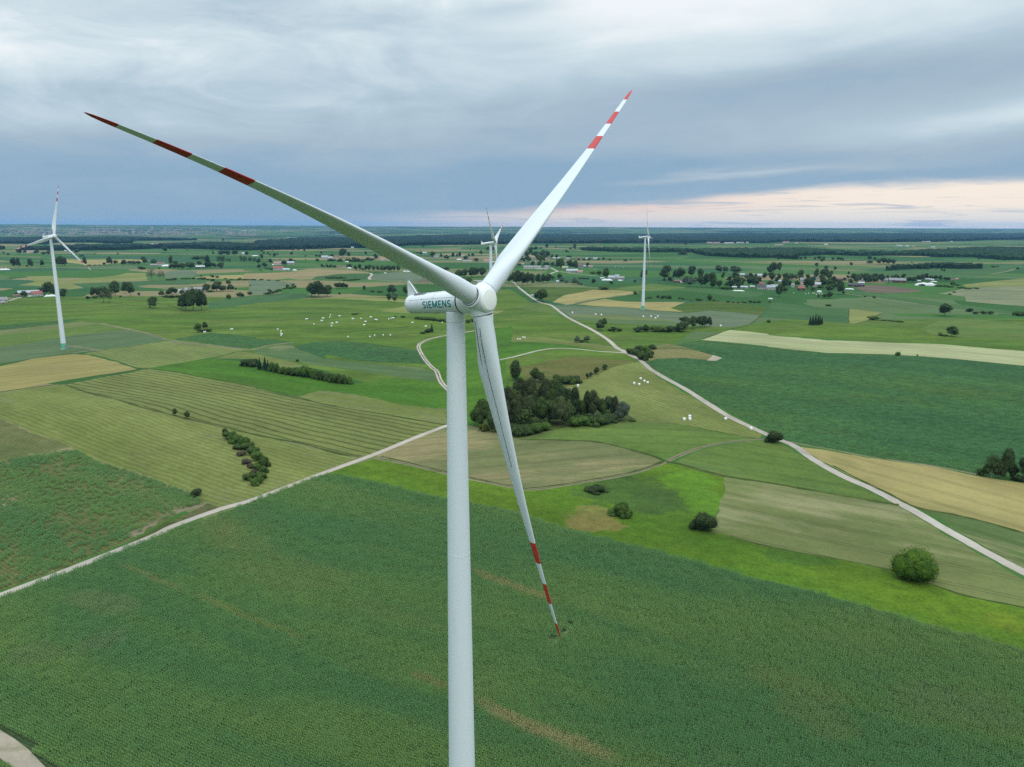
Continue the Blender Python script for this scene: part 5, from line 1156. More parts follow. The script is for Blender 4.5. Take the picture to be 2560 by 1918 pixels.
trees('D3', 'dark', 'in the tree row by the winding lane', '1715 937 78 78;1790 937 98 74;1840 937 34 74;1900 952 94 64;1960 952 104 84;2030 952 84 64;2100 952 84 74;2170 952 84 74')
trees('D4', 'dark', 'in the tree row ending by the white tents', '20 955 84 70;70 957 100 80;120 955 80 70;170 957 94 70;245 960 104 64')
trees('D3', 'bush', 'in the two dark hedges on the crop field', '1220 1075 26 60;1280 1082 36 70;1340 1082 42 70;1400 1082 38 70;1450 1080 34 64;1495 1080 26 40;1540 1082 28 30;1520 1117 22 64;1590 1117 26 70;1650 1117 32 70;1710 1112 30 70;1765 1107 26 60')
trees('D3', 'dark', 'in the big round clump left of the nacelle', '960 1392 222 190;1080 1407 262 250;1230 1392 184 180;1020 1400 200 160')
trees('D3', 'dark', 'in the small oval clump left of the nacelle', '1390 1252 90 104;1450 1252 98 100;1510 1252 96 100;1560 1250 74 74')
trees('D3', 'round', 'alone on the meadow left of the nacelle', '1865 1287 78 58')
trees('D3', 'bush', 'on the meadow edges left of the nacelle', '1440 1357 48 34;240 1312 54 54;170 1350 26 70;220 1352 46 80;280 1335 38 80;340 1322 36 80;400 1292 34 90;490 1262 26 60;540 1252 78 54;600 1257 40 80;650 1242 50 84;640 1192 28 54;2010 1312 28 74;2140 1320 28 94;90 1107 22 64;220 1112 18 64;380 1122 18 64')

def filler(crop, poly, n, label, group, hmin, hmax, seed):
    r = random.Random(seed); xs = [p[0] for p in poly]; ys = [p[1] for p in poly]; done = 0
    while done < n:
        x, y = r.uniform(min(xs), max(xs)), r.uniform(min(ys), max(ys)); ins = False
        for i in range(len(poly)):
            (x0, y0), (x1, y1) = poly[i - 1], poly[i]
            if (y0 > y) != (y1 > y) and x < (x1 - x0) * (y - y0) / (y1 - y0) + x0: ins = not ins
        if not ins: continue
        p = P(crop, x, y); m = CROP[crop][2] / FO * depth_of(p); h = r.uniform(hmin, hmax)
        tree_at(p, h * m, h * r.uniform(.75, 1.05) * m, r.choice(('round', 'dark', 'round', 'tall')), label, group); done += 1
filler('D6', [(1480, 1180), (1480, 1260), (2209, 1200), (2209, 1060), (1700, 1060)], 16, 'leafy garden tree among the left houses of the right village', 'garden trees left in the right village', 70, 130, 1)
filler('D7', [(0, 1080), (0, 1250), (340, 1230), (520, 1160), (1180, 1290), (1180, 1120), (500, 1060)], 26, 'leafy garden tree among the right houses of the right village', 'garden trees right in the right village', 70, 130, 2)
filler('D7', [(1330, 1110), (1330, 1150), (2209, 1150), (2209, 1090)], 12, 'dark tree filling the belt right of the village', 'filling trees of the belt right of the village', 80, 120, 3)
filler('D5', [(120, 700), (100, 850), (560, 880), (720, 790), (560, 660), (330, 640)], 22, 'dark garden tree among the village houses behind the blade', 'garden trees of the village behind the blade', 60, 110, 4)
filler('B3', [(20, 480), (60, 660), (480, 620), (500, 500), (250, 440)], 9, 'tall tree deep inside the central grove', 'inner trees of the central grove', 150, 210, 5)
filler('A1', [(-60, 610), (-60, 660), (420, 665), (420, 640)], 5, 'small dark tree on the fields before the left forest', 'trees before the left forest', 30, 45, 6)
filler('A2', [(0, 640), (0, 700), (1000, 690), (1000, 640)], 8, 'small dark tree scattered on the fields before the central forest', 'trees before the central forest', 20, 34, 7)
filler('A4', [(0, 720), (0, 820), (800, 860), (800, 730)], 6, 'small tree on the upper meadow behind the right village roofs', 'trees on the upper right meadow', 25, 40, 8)

plant_all()
# --- woods that read as one mass: a bumpy canopy over their ground outline
def wood_mat(name, c0, c1):
    m, k, p = principled(name, c0, .9, .05)
    pos = k.new('ShaderNodeNewGeometry').outputs['Position']
    n = k.noise(pos, .035, 4, .6); n2 = k.noise(pos, .16, 3, .65)
    c = k.mix(k.sstep(n, .35, .65), c0, c1)
    k.put(p.inputs['Base Color'], k.vm('SCALE', c, scale=k.m('ADD', .5, n2))); return m
M_PINE = wood_mat('pine_wood', (.007, .020, .011), (.012, .028, .013))
M_WOOD = wood_mat('mixed_wood', (.012, .030, .012), (.021, .044, .015))
def wood(label, pts, h, step, mat, seed):
    r = random.Random(seed)
    q = [G(*p) for p in pts]; poly = []
    for i in range(len(q)):
        a, c = q[i], q[(i + 1) % len(q)]; L = (a - c).length; n = max(1, min(160, int(L / (step * .8))))
        for j in range(n):
            b_ = a.lerp(c, j / n); poly.append((b_.x + r.uniform(-.3, .3) * step, b_.y + r.uniform(-.3, .3) * step))
    if sum(poly[i - 1][0] * poly[i][1] - poly[i][0] * poly[i - 1][1] for i in range(len(poly))) < 0: poly.reverse()
    pt = list(poly); n0 = len(poly)
    x0, x1 = min(p[0] for p in poly), max(p[0] for p in poly); y0, y1 = min(p[1] for p in poly), max(p[1] for p in poly)
    y = y0
    while y < y1:
        st = step * (1 + max(0, y - y0) / 2500)
        x = x0
        while x < x1:
            if abs(x) < y * .76 + 200: pt.append((x + r.uniform(-.4, .4) * st, y + r.uniform(-.4, .4) * st))
            x += st
        y += st * .9
    V_, _, F2, *_ = delaunay_2d_cdt([Vector(p) for p in pt], [], [list(range(n0))], 1, 1e-3)
    vs = []; 
    for i, v in enumerate(V_):
        z = H(v.x, v.y); vs.append((v.x, v.y, z + h * (r.uniform(.62, 1.12) if r.random() < .8 else r.uniform(.3, .7))))
    fs = [list(f) for f in F2]
    cnt = {}
    for f in fs:
        for i in range(3):
            e = (f[i], f[(i + 1) % 3]); cnt[tuple(sorted(e))] = cnt.get(tuple(sorted(e)), 0) + 1
    low = {}
    for (a, b_), c in cnt.items():
        if c == 1:
            for i in (a, b_):
                if i not in low: low[i] = len(vs); vs.append((V_[i].x, V_[i].y, H(V_[i].x, V_[i].y) - .5))
            fs.append([a, b_, low[b_], low[a]])
    me = bpy.data.meshes.new('woodland'); me.from_pydata(vs, [], fs)
    o = link('woodland', me, mat); return tag(o, label, 'wood', kind='stuff')
wood('dark pine forest belt across the distance behind the villages', X('A1', 1380, 627, 1700, 631, 1950, 640, 2209, 641) + X('A2', 0, 641, 300, 636, 700, 622, 1050, 621, 1300, 602, 1900, 591, 2209, 581) + X('A3', 0, 581, 200, 581, 890, 583, 1200, 577, 1650, 577, 2209, 581) + X('A4', 0, 576, 260, 566, 1020, 571, 1140, 571, 1800, 556, 2400, 545, 2400, 505, 0, 505) + X('A3', 0, 512) + X('A2', 2209, 512, 1400, 524, 1000, 545, 400, 548, 160, 570, 0, 583) + X('A1', 2209, 612, 1900, 598, 1380, 612), 21, 26, M_PINE, 1)
wood('dark pine forest behind the left turbine', X('A1', 190, 641, 500, 646, 860, 641, 1000, 640, 1380, 626, 1400, 612, 1000, 612, 700, 612, 200, 632), 18, 20, M_PINE, 2)
wood('blue-green forest strip behind the left forest', X('A1', -100, 588, 0, 583, 400, 592, 480, 575, 810, 573, 900, 581, 1130, 581, 1150, 560, 1700, 556, 1690, 553, 1300, 541, 500, 537, -100, 542), 18, 26, M_PINE, 3)
wood('mixed wood on the right in front of the distant hamlets', X('A3', 600, 641, 900, 656, 1200, 660, 1560, 661, 1700, 691, 1900, 701, 2100, 706, 2209, 706) + X('A4', 0, 706, 250, 721, 262, 692, 500, 681, 800, 691, 1340, 691, 1450, 701, 1800, 701, 2000, 726, 2209, 726, 2500, 732, 2500, 630, 2209, 634, 1700, 640, 1300, 662, 700, 672, 300, 640, 0, 644) + X('A3', 2209, 640, 1900, 645, 1500, 648, 1100, 640, 900, 637, 650, 634), 15, 13, M_WOOD, 4)
wood('long dark copse on the meadow at the right', X('A4', 1015, 817, 1150, 808, 1295, 801, 1310, 805, 1385, 803, 1400, 797, 1600, 800, 1700, 802, 1840, 800, 1845, 790, 1600, 782, 1400, 782, 1300, 790, 1100, 800), 12, 8, M_WOOD, 5)

# ------------------------------------------------------------------ farm buildings
def wall_mat(n, c): return plain(n, c, .85, .2, .12, .35)
WALLS = {'white': wall_mat('white_render', (.38, .37, .35)), 'grey': wall_mat('grey_render', (.30, .29, .27)), 'beige': wall_mat('beige_render', (.42, .36, .27)), 'dark': wall_mat('dark_boards', (.07, .06, .05)), 'red': wall_mat('red_brick', (.17, .06, .05)), 'pale': wall_mat('pale_render', (.50, .47, .42))}
ROOFS = {'white': wall_mat('white_sheet', (.38, .41, .43)), 'grey': wall_mat('grey_eternit', (.24, .24, .24)), 'red': wall_mat('red_tiles', (.27, .10, .085)), 'pink': wall_mat('faded_red_tiles', (.33, .20, .17)), 'brown': wall_mat('brown_tiles', (.17, .11, .09)), 'blue': wall_mat('blue_sheet', (.04, .14, .42)), 'dark': wall_mat('dark_roof', (.07, .07, .08)), 'silver': wall_mat('silver_sheet', (.34, .37, .40)), 'teal': wall_mat('teal_sheet', (.10, .30, .28))}
M_GLASS, _, _ = principled('window_glass', (.03, .04, .05), .15, .5)
M_DOOR = plain('painted_door', (.16, .11, .07), .7)
rh = random.Random(5)
def house(crop, x, y, w_, h, wall, roof, label, kind='house', group=None, gable=False, low=False):
    p = P(crop, x, y); m = CROP[crop][2] / FO * depth_of(p)
    Wd = w_ * m; Ht = max(2.2, h * m)
    Dp = max(5.5, min(Wd * .62, 10)) if not gable else Wd * 1.3
    if low: Dp = max(4, min(Wd * .4, 9))
    hw = Ht * (.55 if not low else .45); bear = math.atan2(p.x, p.y)
    rz = -bear + (rh.uniform(-.22, .22)) + (math.pi / 2 if gable else 0)
    Lx, Ly = (Dp, Wd) if gable else (Wd, Dp)
    r = empty(kind, p + Vector((p.x, p.y, 0)).normalized() * Dp * .4, rz)
    r.location.z = H(r.location.x, r.location.y) - .1
    tag(r, label, kind.replace('_', ' '), group)
    bm = bmesh.new(); box(bm, -Lx / 2, Lx / 2, -Ly / 2, Ly / 2, 0, hw)
    for s in (-1, 1):   # gable ends
        a = [bm.verts.new(v) for v in ((s * Lx / 2, -Ly / 2, hw), (s * Lx / 2, Ly / 2, hw), (s * (Lx / 2), 0, Ht * .96))]; bm.faces.new(a)
    wl = from_bm('wall', bm, WALLS[wall], r)
    bm = bmesh.new(); e = .35; t = .18
    ex = Lx / 2 + e; ey = Ly / 2 + e; sl = (Ht - hw) / (Ly / 2); zl = hw - sl * e
    prof = [(-ey, zl), (0, Ht), (ey, zl), (ey, zl + t), (0, Ht + t), (-ey, zl + t)]
    A_ = [bm.verts.new((-ex, a, b_)) for a, b_ in prof]; C_ = [bm.verts.new((ex, a, b_)) for a, b_ in prof]
    for i in range(6): bm.faces.new((A_[i], A_[(i + 1) % 6], C_[(i + 1) % 6], C_[i]))
    bm.faces.new((A_[0], A_[5], A_[4], A_[1])); bm.faces.new((A_[1], A_[4], A_[3], A_[2])); bm.faces.new((C_[0], C_[1], C_[4], C_[5])); bm.faces.new((C_[1], C_[2], C_[3], C_[4]))
    bmesh.ops.recalc_face_normals(bm, faces=bm.faces)
    rf = from_bm('roof', bm, ROOFS[roof], r)
    big = Wd * FO / depth_of(p) > 9
    if kind == 'house' and big:
        bm = bmesh.new(); cx = Lx * .18; box(bm, cx - .35, cx + .35, -.35, .35, Ht - .5, Ht + 1.1); from_bm('chimney', bm, WALLS['red'], rf)
    if big:
        n = max(2, min(6, int(Lx / 3.2))); s = -1
        for i in range(n):
            cx = -Lx / 2 + Lx * (i + .5) / n
            bm = bmesh.new(); door = (i == n // 2)
            ww = (.5 if kind == 'house' else .9) if not door else (.55 if kind == 'house' else 1.5)
            z0, z1 = (0, min(hw - .2, 2.2 if kind == 'house' else 3)) if door else (hw * .35, hw * .78)
            box(bm, cx - ww, cx + ww, -Ly / 2 - .04, -Ly / 2 + .1, z0, z1)
            from_bm('door' if door else 'window', bm, M_DOOR if door else M_GLASS, r)
    return r
def tunnel(crop, x, y, w_, h, label, kind='silage_clamp', mat=None):
    """long rounded heap or tunnel under white film"""
    p = P(crop, x, y); m = CROP[crop][2] / FO * depth_of(p); Lx = w_ * m; Ht = max(1.4, h * m * .8); Dp = max(4, min(10, Lx * .35))
    bm = bmesh.new(); n = 10; R = []; seg = 12
    for i in range(seg + 1):
        f = i / seg; xx = (f - .5) * Lx; env = min(1, 4 * f, 4 * (1 - f)) ** .5; env = max(env, .25) * (1 + .12 * math.sin(i * 1.7 + x))
        R.append([bm.verts.new((xx, math.cos(math.pi * j / n) * Dp / 2 * (.7 + .3 * env), math.sin(math.pi * j / n) * Ht * env)) for j in range(n + 1)])
    for a, c in zip(R, R[1:]):
        for j in range(n): bm.faces.new((a[j], a[j + 1], c[j + 1], c[j]))
    bm.faces.new(R[0]); bm.faces.new(R[-1][::-1]); bmesh.ops.recalc_face_normals(bm, faces=bm.faces)
    o = from_bm(kind, bm, mat or M_FILM, None, True)
    p2 = p + Vector((p.x, p.y, 0)).normalized() * Dp * .4
    o.location = (p2.x, p2.y, H(p2.x, p2.y) - .1); o.rotation_euler.z = -math.atan2(p.x, p.y) + rh.uniform(-.1, .1)
    return tag(o, label, kind.replace('_', ' '), 'white film covered heaps')
M_FILM = plain('white_film', (.58, .60, .60), .45, .4, .08, .3)
for a in (('D1', 500, 1362, 320, 78, 'grey', 'silver', 'long grey barn with silver roof left of the red roof', 'barn'), ('D1', 642, 1384, 170, 86, 'white', 'red', 'white farmhouse with faded red roof beside the left turbine', 'house'),
          ('D1', 55, 1495, 125, 95, 'white', 'grey', 'white house with grey roof at the left edge', 'house'), ('D1', 20, 1518, 80, 46, 'white', 'grey', 'low white annex at the left edge', 'shed'), ('D1', 290, 1392, 100, 40, 'grey', 'brown', 'small brown shed left of the long silver barn', 'shed'),
          ('D1', 470, 642, 90, 40, 'pale', 'pink', 'pale far farmhouse below the left rotor', 'house'), ('D1', 545, 630, 60, 26, 'white', 'grey', 'small white house at the far left farm', 'house'), ('D1', 1130, 612, 40, 24, 'white', 'silver', 'tiny white house before the left forest', 'house'),
          ('D2', 1145, 1312, 320, 78, 'grey', 'grey', 'long weathered grey barn behind the rounded clump', 'barn'), ('D2', 895, 1335, 60, 70, 'pale', 'silver', 'small pale gabled shed left of the grey barn', 'shed'), ('D2', 1245, 907, 150, 54, 'dark', 'white', 'shed with bright white roof in the dark thicket', 'barn'),
          ('D2', 570, 852, 130, 58, 'pale', 'brown', 'farmhouse with brown-red roof at the left-centre farm', 'house'), ('D2', 445, 862, 110, 32, 'grey', 'grey', 'low grey shed at the left-centre farm', 'shed'), ('D2', 1990, 672, 44, 44, 'white', 'white', 'small white house before the forest left of centre', 'house'),
          ('D3', 375, 847, 130, 62, 'pale', 'pink', 'house with pinkish roof at the farm behind the blade', 'house'), ('D3', 600, 837, 120, 54, 'white', 'silver', 'white barn with silver roof behind the blade', 'barn'), ('D3', 390, 938, 170, 70, 'white', 'red', 'long white farmhouse with red roof behind the blade', 'house'),
          ('D3', 525, 948, 110, 44, 'white', 'white', 'white shed right of the long red roof', 'shed'), ('D3', 1185, 745, 110, 62, 'white', 'silver', 'white house with silver roof in the hamlet', 'house'), ('D3', 1280, 738, 80, 34, 'white', 'white', 'low white shed beside the silver-roofed hamlet house', 'shed'),
          ('D3', 1390, 728, 90, 48, 'beige', 'brown', 'house with brownish roof in the hamlet', 'house'), ('D3', 1830, 788, 70, 48, 'red', 'brown', 'brown-red house in the hamlet hedges', 'house'), ('D3', 2190, 768, 90, 48, 'pale', 'pink', 'house with pink roof right of the hamlet', 'house'),
          ('D3', 1450, 783, 54, 28, 'pale', 'grey', 'grey-roofed cottage in the hamlet hedges', 'house'), ('D3', 1430, 893, 90, 34, 'beige', 'brown', 'brown-roofed house left in the lower tree row', 'house'), ('D3', 1525, 893, 64, 32, 'pale', 'brown', 'brown-roofed house right in the lower tree row', 'house'),
          ('D4', 105, 768, 130, 48, 'pale', 'pink', 'pink-roofed house beside the raised left blade', 'house'), ('D4', 60, 708, 64, 34, 'white', 'white', 'small white house above the pink roof', 'house'), ('D4', 685, 654, 110, 32, 'white', 'silver', 'white barn alone on the far meadow', 'barn'),
          ('D4', 910, 713, 84, 28, 'pale', 'grey', 'pale house left in the village behind the blade', 'house'), ('D4', 1430, 793, 150, 32, 'pale', 'grey', 'long pale barn in the village behind the blade', 'barn'), ('D4', 1515, 782, 90, 52, 'beige', 'brown', 'brown-roofed house in the village behind the blade', 'house'),
          ('D4', 1770, 793, 94, 44, 'pale', 'pink', 'pale house beside the half hidden turbine', 'house'), ('D4', 1080, 708, 74, 28, 'white', 'grey', 'white house in the middle of the village behind the blade', 'house'), ('D4', 1360, 703, 64, 24, 'white', 'grey', 'white house at the right of the village behind the blade', 'house'),
          ('D4', 1650, 1143, 84, 28, 'white', 'white', 'low white shed behind the hub', 'shed'), ('D5', 350, 912, 300, 54, 'pale', 'grey', 'very long pale barn with grey roof in the village', 'barn'), ('D5', 600, 914, 72, 62, 'white', 'grey', 'white gabled house beside the very long barn', 'house'),
          ('D5', 515, 926, 190, 26, 'pale', 'grey', 'low pale shed in front of the very long barn', 'shed'), ('D5', 1035, 977, 200, 62, 'white', 'silver', 'big white barn with silver roof in the village', 'barn'), ('D5', 1168, 982, 104, 46, 'white', 'pink', 'pink-roofed house attached to the big white barn', 'house'),
          ('D5', 915, 913, 100, 44, 'beige', 'beige_', 'beige barn behind the big white barn', 'barn'), ('D5', 1190, 894, 80, 74, 'grey', 'brown', 'grey-brown gabled barn above the pink roof', 'barn'), ('D5', 1252, 878, 54, 30, 'white', 'silver', 'small silver-roofed shed right of the gabled barn', 'shed'), ('D5', 1355, 884, 72, 32, 'pale', 'pink', 'small pale house right of the trees by the gabled barn', 'house'),
          ('D5', 1720, 1092, 110, 62, 'pale', 'silver', 'silver-roofed barn of the white farm', 'barn'), ('D5', 1815, 1088, 70, 76, 'white', 'silver', 'tall white house of the white farm', 'house'), ('D5', 1875, 1100, 120, 56, 'white', 'grey', 'grey-roofed barn of the white farm', 'barn'), ('D5', 1560, 1085, 70, 26, 'pale', 'white', 'small pale shed left of the white farm', 'shed'),
          ('D5', 785, 1143, 48, 32, 'white', 'white', 'tiny white shed in the willows', 'shed'), ('D5', 300, 724, 74, 40, 'white', 'pink', 'white house high in the village behind the blade', 'house'), ('D5', 372, 724, 62, 30, 'white', 'pink', 'second white house high in the village behind the blade', 'house'), ('D5', 730, 738, 54, 26, 'white', 'silver', 'silver-roofed house at the top of the village', 'house'), ('D5', 808, 738, 60, 22, 'white', 'silver', 'low silver-roofed house at the top right of the village', 'house'),
          ('D5', 600, 764, 104, 40, 'beige', 'brown', 'brown-roofed house in the middle of the village', 'house'), ('D5', 370, 810, 100, 26, 'white', 'grey', 'long low white house in the village trees', 'house'), ('D5', 165, 843, 84, 34, 'white', 'pink', 'pale house close to the raised right blade', 'house'), ('D5', 965, 748, 62, 32, 'pale', 'grey', 'pale house right of the village trees', 'house'), ('D5', 1150, 758, 84, 44, 'beige', 'brown', 'brown house on the far lane', 'house'),
          ('D5', 1300, 748, 60, 26, 'white', 'silver', 'white house left in the far hedge row', 'house'), ('D5', 1440, 748, 74, 28, 'white', 'silver', 'white house right in the far hedge row', 'house'), ('D5', 210, 694, 62, 26, 'white', 'pink', 'tiny house beside the raised right blade', 'house'), ('D5', 590, 744, 60, 24, 'white', 'grey', 'white cottage above the brown-roofed house', 'house'),
          ('D6', 640, 1154, 110, 54, 'dark', 'brown', 'dark brown roof left of the right village', 'barn'), ('D6', 725, 1158, 64, 34, 'pale', 'grey', 'small grey shed beside the dark brown roof', 'shed'), ('D6', 1630, 1244, 84, 32, 'white', 'white', 'low white shed at the front of the right village', 'shed'), ('D6', 1800, 1250, 120, 44, 'white', 'silver', 'white-roofed barn at the front of the right village', 'barn'),
          ('D6', 1940, 1234, 84, 32, 'beige', 'white', 'small beige barn at the front of the right village', 'barn'), ('D6', 2100, 1200, 84, 60, 'white', 'red', 'house with bright red roof in the right village', 'house'), ('D6', 2140, 1266, 220, 78, 'white', 'dark', 'long white house with dark roof in the right village', 'house'), ('D6', 1765, 1034, 74, 44, 'white', 'white', 'white barn at the back of the right village', 'barn'), ('D6', 2040, 1055, 200, 54, 'white', 'silver', 'long silver-roofed barn at the back of the right village', 'barn'), ('D6', 1845, 1044, 60, 30, 'white', 'grey', 'small white house at the back of the right village', 'house'),
          ('D7', 185, 1150, 84, 46, 'white', 'white', 'white gable above the twin white houses', 'house'), ('D7', 20, 1275, 84, 84, 'white', 'silver', 'left of the twin white houses with silver roofs', 'house'), ('D7', 108, 1277, 124, 92, 'white', 'silver', 'right of the twin white houses with silver roofs', 'house'), ('D7', 428, 1234, 52, 72, 'white', 'grey', 'narrow tall white house among the trees', 'house'),
          ('D7', 600, 1156, 96, 92, 'white', 'grey', 'white and pink house left of the blue roof', 'house'), ('D7', 590, 1205, 64, 50, 'pale', 'pink', 'pink annex below the white and pink house', 'house'), ('D7', 780, 1116, 100, 56, 'white', 'blue', 'house with bright blue roof in the right village', 'house'), ('D7', 840, 1220, 144, 76, 'white', 'silver', 'white house with silver roof below the blue roof', 'house'),
          ('D7', 1015, 1136, 130, 50, 'beige', 'grey', 'grey-brown barn right of the blue roof', 'barn'), ('D7', 1230, 1115, 114, 50, 'dark', 'brown', 'red-brown barn right of the village', 'barn'), ('D7', 568, 1288, 112, 78, 'dark', 'red', 'small dark barn with red roof at the village front', 'barn'), ('D7', 1395, 1118, 74, 28, 'beige', 'brown', 'low brown shed in the tree belt', 'shed'), ('D7', 1470, 1220, 164, 56, 'dark', 'dark', 'long dark barn beside the ploughed field', 'barn'), ('D7', 1592, 1219, 124, 50, 'dark', 'dark', 'short dark barn beside the ploughed field', 'barn'),
          ('D7', 1605, 1176, 100, 40, 'white', 'white', 'white-roofed shed behind the dark barns', 'shed'), ('D7', 2020, 1144, 84, 72, 'grey', 'grey', 'grey gabled house in the tree belt', 'house'), ('D7', 2150, 1144, 130, 74, 'grey', 'grey', 'grey barn left of the dark red barn', 'barn'), ('D7', 1640, 1122, 54, 28, 'white', 'silver', 'tiny white house inside the tree belt', 'house'),
          ('D8', 70, 1154, 180, 78, 'red', 'grey', 'long dark red barn with grey roof', 'barn'), ('D8', 560, 1112, 94, 34, 'white', 'silver', 'white barn above the white clamp', 'barn'), ('D8', 632, 1116, 44, 28, 'white', 'white', 'small white gable above the white clamp', 'shed'), ('D8', 400, 1134, 44, 28, 'white', 'white', 'tiny white house beside the tree belt', 'house'), ('D8', 1055, 1097, 42, 24, 'beige', 'pink', 'tiny tan house on the far right fields', 'house'), ('D8', 990, 1107, 94, 18, 'beige', 'brown', 'low tan shed on the far right fields', 'shed')):
    a = list(a)
    if a[6] == 'beige_': ROOFS['beige_'] = wall_mat('beige_roof', (.36, .33, .22))
    house(*a, group='farm buildings of the villages')
# far hamlets beyond the woods, a pixel or two each
k_ = 0
for crop, spec in (('D6', '1200 472 100 22 pink;1300 472 70 26 red;1350 470 50 20 pink;1490 477 70 20 white;1560 476 70 20 silver;1600 472 40 20 pink;1700 468 70 18 silver;1770 468 50 18 pink;1850 467 40 18 white;1920 467 90 24 pink'), ('D7', '280 470 50 28 pink;340 462 50 28 red;150 512 80 22 pink;230 510 60 22 pink;1000 502 60 20 white;1240 444 60 20 pink;1310 442 70 20 pink;490 478 40 16 silver'),
                   ('D8', '30 520 50 20 silver;85 524 40 18 white;190 532 60 20 silver;300 532 40 20 pink;640 547 60 18 silver;1075 557 40 14 white;480 452 60 16 pink;560 452 60 16 silver;960 446 40 12 white;2150 395 70 14 silver'), ('D2', '660 382 50 16 pink;760 386 60 14 silver;530 484 60 14 pink;420 490 40 14 white;2000 260 80 10 white'), ('D3', '1665 555 44 24 pale_;440 250 30 12 white;560 378 30 12 silver')):
    for s in spec.split(';'):
        x, y, w_, h, rf = s.split(); rf = 'white' if rf == 'pale_' else rf
        k_ += 1
        house(crop, float(x), float(y), float(w_), float(h), 'white', rf, 'tiny distant pale house of the far hamlets along the forest edge', 'house', 'tiny houses of the far hamlets')
for a in (('D1', 870, 1392, 190, 42, 'white silage clamp beside the left turbine tower'), ('D1', 70, 932, 180, 30, 'long white film heap at the left edge'), ('D1', 515, 1390, 80, 22, 'small white film heap before the red-roofed farm'), ('D2', 690, 867, 210, 34, 'long white film heap at the left-centre farm'), ('D2', 2190, 690, 110, 16, 'white film strip before the forest'),
          ('D3', 330, 848, 104, 26, 'white film heap below the pinkish roof'), ('D3', 670, 942, 74, 28, 'white film heap right of the red-roofed farm'), ('D3', 1610, 905, 74, 24, 'white film heap in the lower tree row'), ('D3', 1570, 797, 64, 22, 'white film heap in the hamlet'), ('D4', 1300, 758, 94, 24, 'white film heap in the village behind the blade'), ('D4', 1870, 797, 74, 18, 'white film heap beside the half hidden turbine'),
          ('D4', 355, 962, 56, 22, 'leftmost white tent in the row behind the blade'), ('D4', 412, 963, 50, 26, 'second white tent in the row behind the blade'), ('D4', 485, 962, 94, 28, 'largest white tent in the row behind the blade'), ('D4', 572, 964, 34, 20, 'rightmost white tent in the row behind the blade'), ('D4', 20, 987, 44, 14, 'white film strip on the field by the lane'),
          ('D5', 1640, 1114, 190, 34, 'long white film heap of the white farm'), ('D5', 1870, 1117, 84, 20, 'short white film heap of the white farm'), ('D6', 1700, 1295, 200, 18, 'flat pale film strip before the right village'), ('D7', 885, 1316, 84, 38, 'white film heap among the gardens'), ('D7', 1405, 1266, 150, 22, 'white film roll beside the ploughed field'), ('D8', 515, 1203, 350, 62, 'huge white silage clamp at the right'), ('D8', 655, 1138, 100, 18, 'pale film strip above the huge clamp'), ('D7', 40, 1432, 84, 14, 'pale film strip at the village edge')):
    tunnel(*a)
# two white delivery vans behind the hub
def van(crop, x, y, label):
    p = P(crop, x, y); r = empty('parked_van', p, -math.atan2(p.x, p.y) + .2); tag(r, label, 'van')
    bm = bmesh.new(); box(bm, -3.4, 2.0, -1.05, 1.05, .5, 2.9); bmesh.ops.bevel(bm, geom=bm.edges[:], offset=.1, segments=2); from_bm('cargo_body', bm, M_FILM, r)
    bm = bmesh.new(); box(bm, 2.02, 3.6, -1.0, 1.0, .5, 2.1); bmesh.ops.bevel(bm, geom=bm.edges[:], offset=.15, segments=2); from_bm('cab', bm, WALLS['white'], r)
    bm = bmesh.new(); box(bm, -3.3, 1.9, -1.075, -1.052, .9, 1.7); from_bm('side_stripe', bm, ROOFS['teal'], r)
    for sx in (-2.2, 2.6):
        for sy in (-1, 1):
            bm = bmesh.new(); lathe(bm, [(.5, -.14), (.5, .14)], 16); o = from_bm('wheel', bm, M_DARK, r); o.rotation_euler.x = math.pi / 2; o.location = (sx, sy * .95, .5)
van('D4', 1580, 1133, 'white van with teal side stripe behind the hub')
van('D5', 360, 1388, 'white van on the dirt road beside the tree')

# ------------------------------------------------------------------ wrapped silage bales
M_BALE = plain('bale_film', (.76, .77, .77), .35, .5, .10, 2.5)
def bale_mesh():
    bm = bmesh.new()
    lathe(bm, [(.42, -.62), (.60, -.60), (.66, -.5), (.68, 0), (.66, .5), (.60, .60), (.42, .62)], 20, axis='Z')
    r = random.Random(4)
    for v in bm.verts: v.co *= r.uniform(.97, 1.02)
    me = bpy.data.meshes.new('bale'); bm.to_mesh(me); bm.free(); me.materials.append(M_BALE)
    for p in me.polygons: p.use_smooth = True
    return me
BALE = bale_mesh()
def bales(crop, where, spec, s=1.0):
    L = [tuple(map(float, q.split())) for q in spec.split(';')]; L.sort()
    for i, (x, y) in enumerate(L):
        p = P(crop, x, y); o = bpy.data.objects.new('hay_bale', BALE); COL.objects.link(o)
        o.location = p + Vector((0, 0, .6 * s)); o.scale = (s, s, s); o.rotation_euler = (0, 0, rh.uniform(0, 6.28))
        lab = ('%s white wrapped bale %s' % ('leftmost' if i == 0 else ORD[i] + ' from left', where)) if i < len(L) - 1 else 'rightmost white wrapped bale %s' % where
        tag(o, lab, 'bale', 'white wrapped hay bales')
bales('B3', 'on the hay meadow by the dirt road', '569 299;1054 278;1097 288;1110 238;1142 259;1170 272;1486 590;1533 566;1535 589;1843 587;2062 671', 1.25)
bales('A2', 'at the left of the wide green meadow', '188 1328;216 1343;214 1363;226 1368;217 1380', 1.1)
bales('A2', 'in the left cluster on the wide green meadow', '431 1238;444 1238;500 1283;575 1231;585 1231;562 1253;573 1253;637 1222;643 1202;651 1276;661 1275;653 1298;692 1269;702 1268;716 1213;725 1212', 1.1)
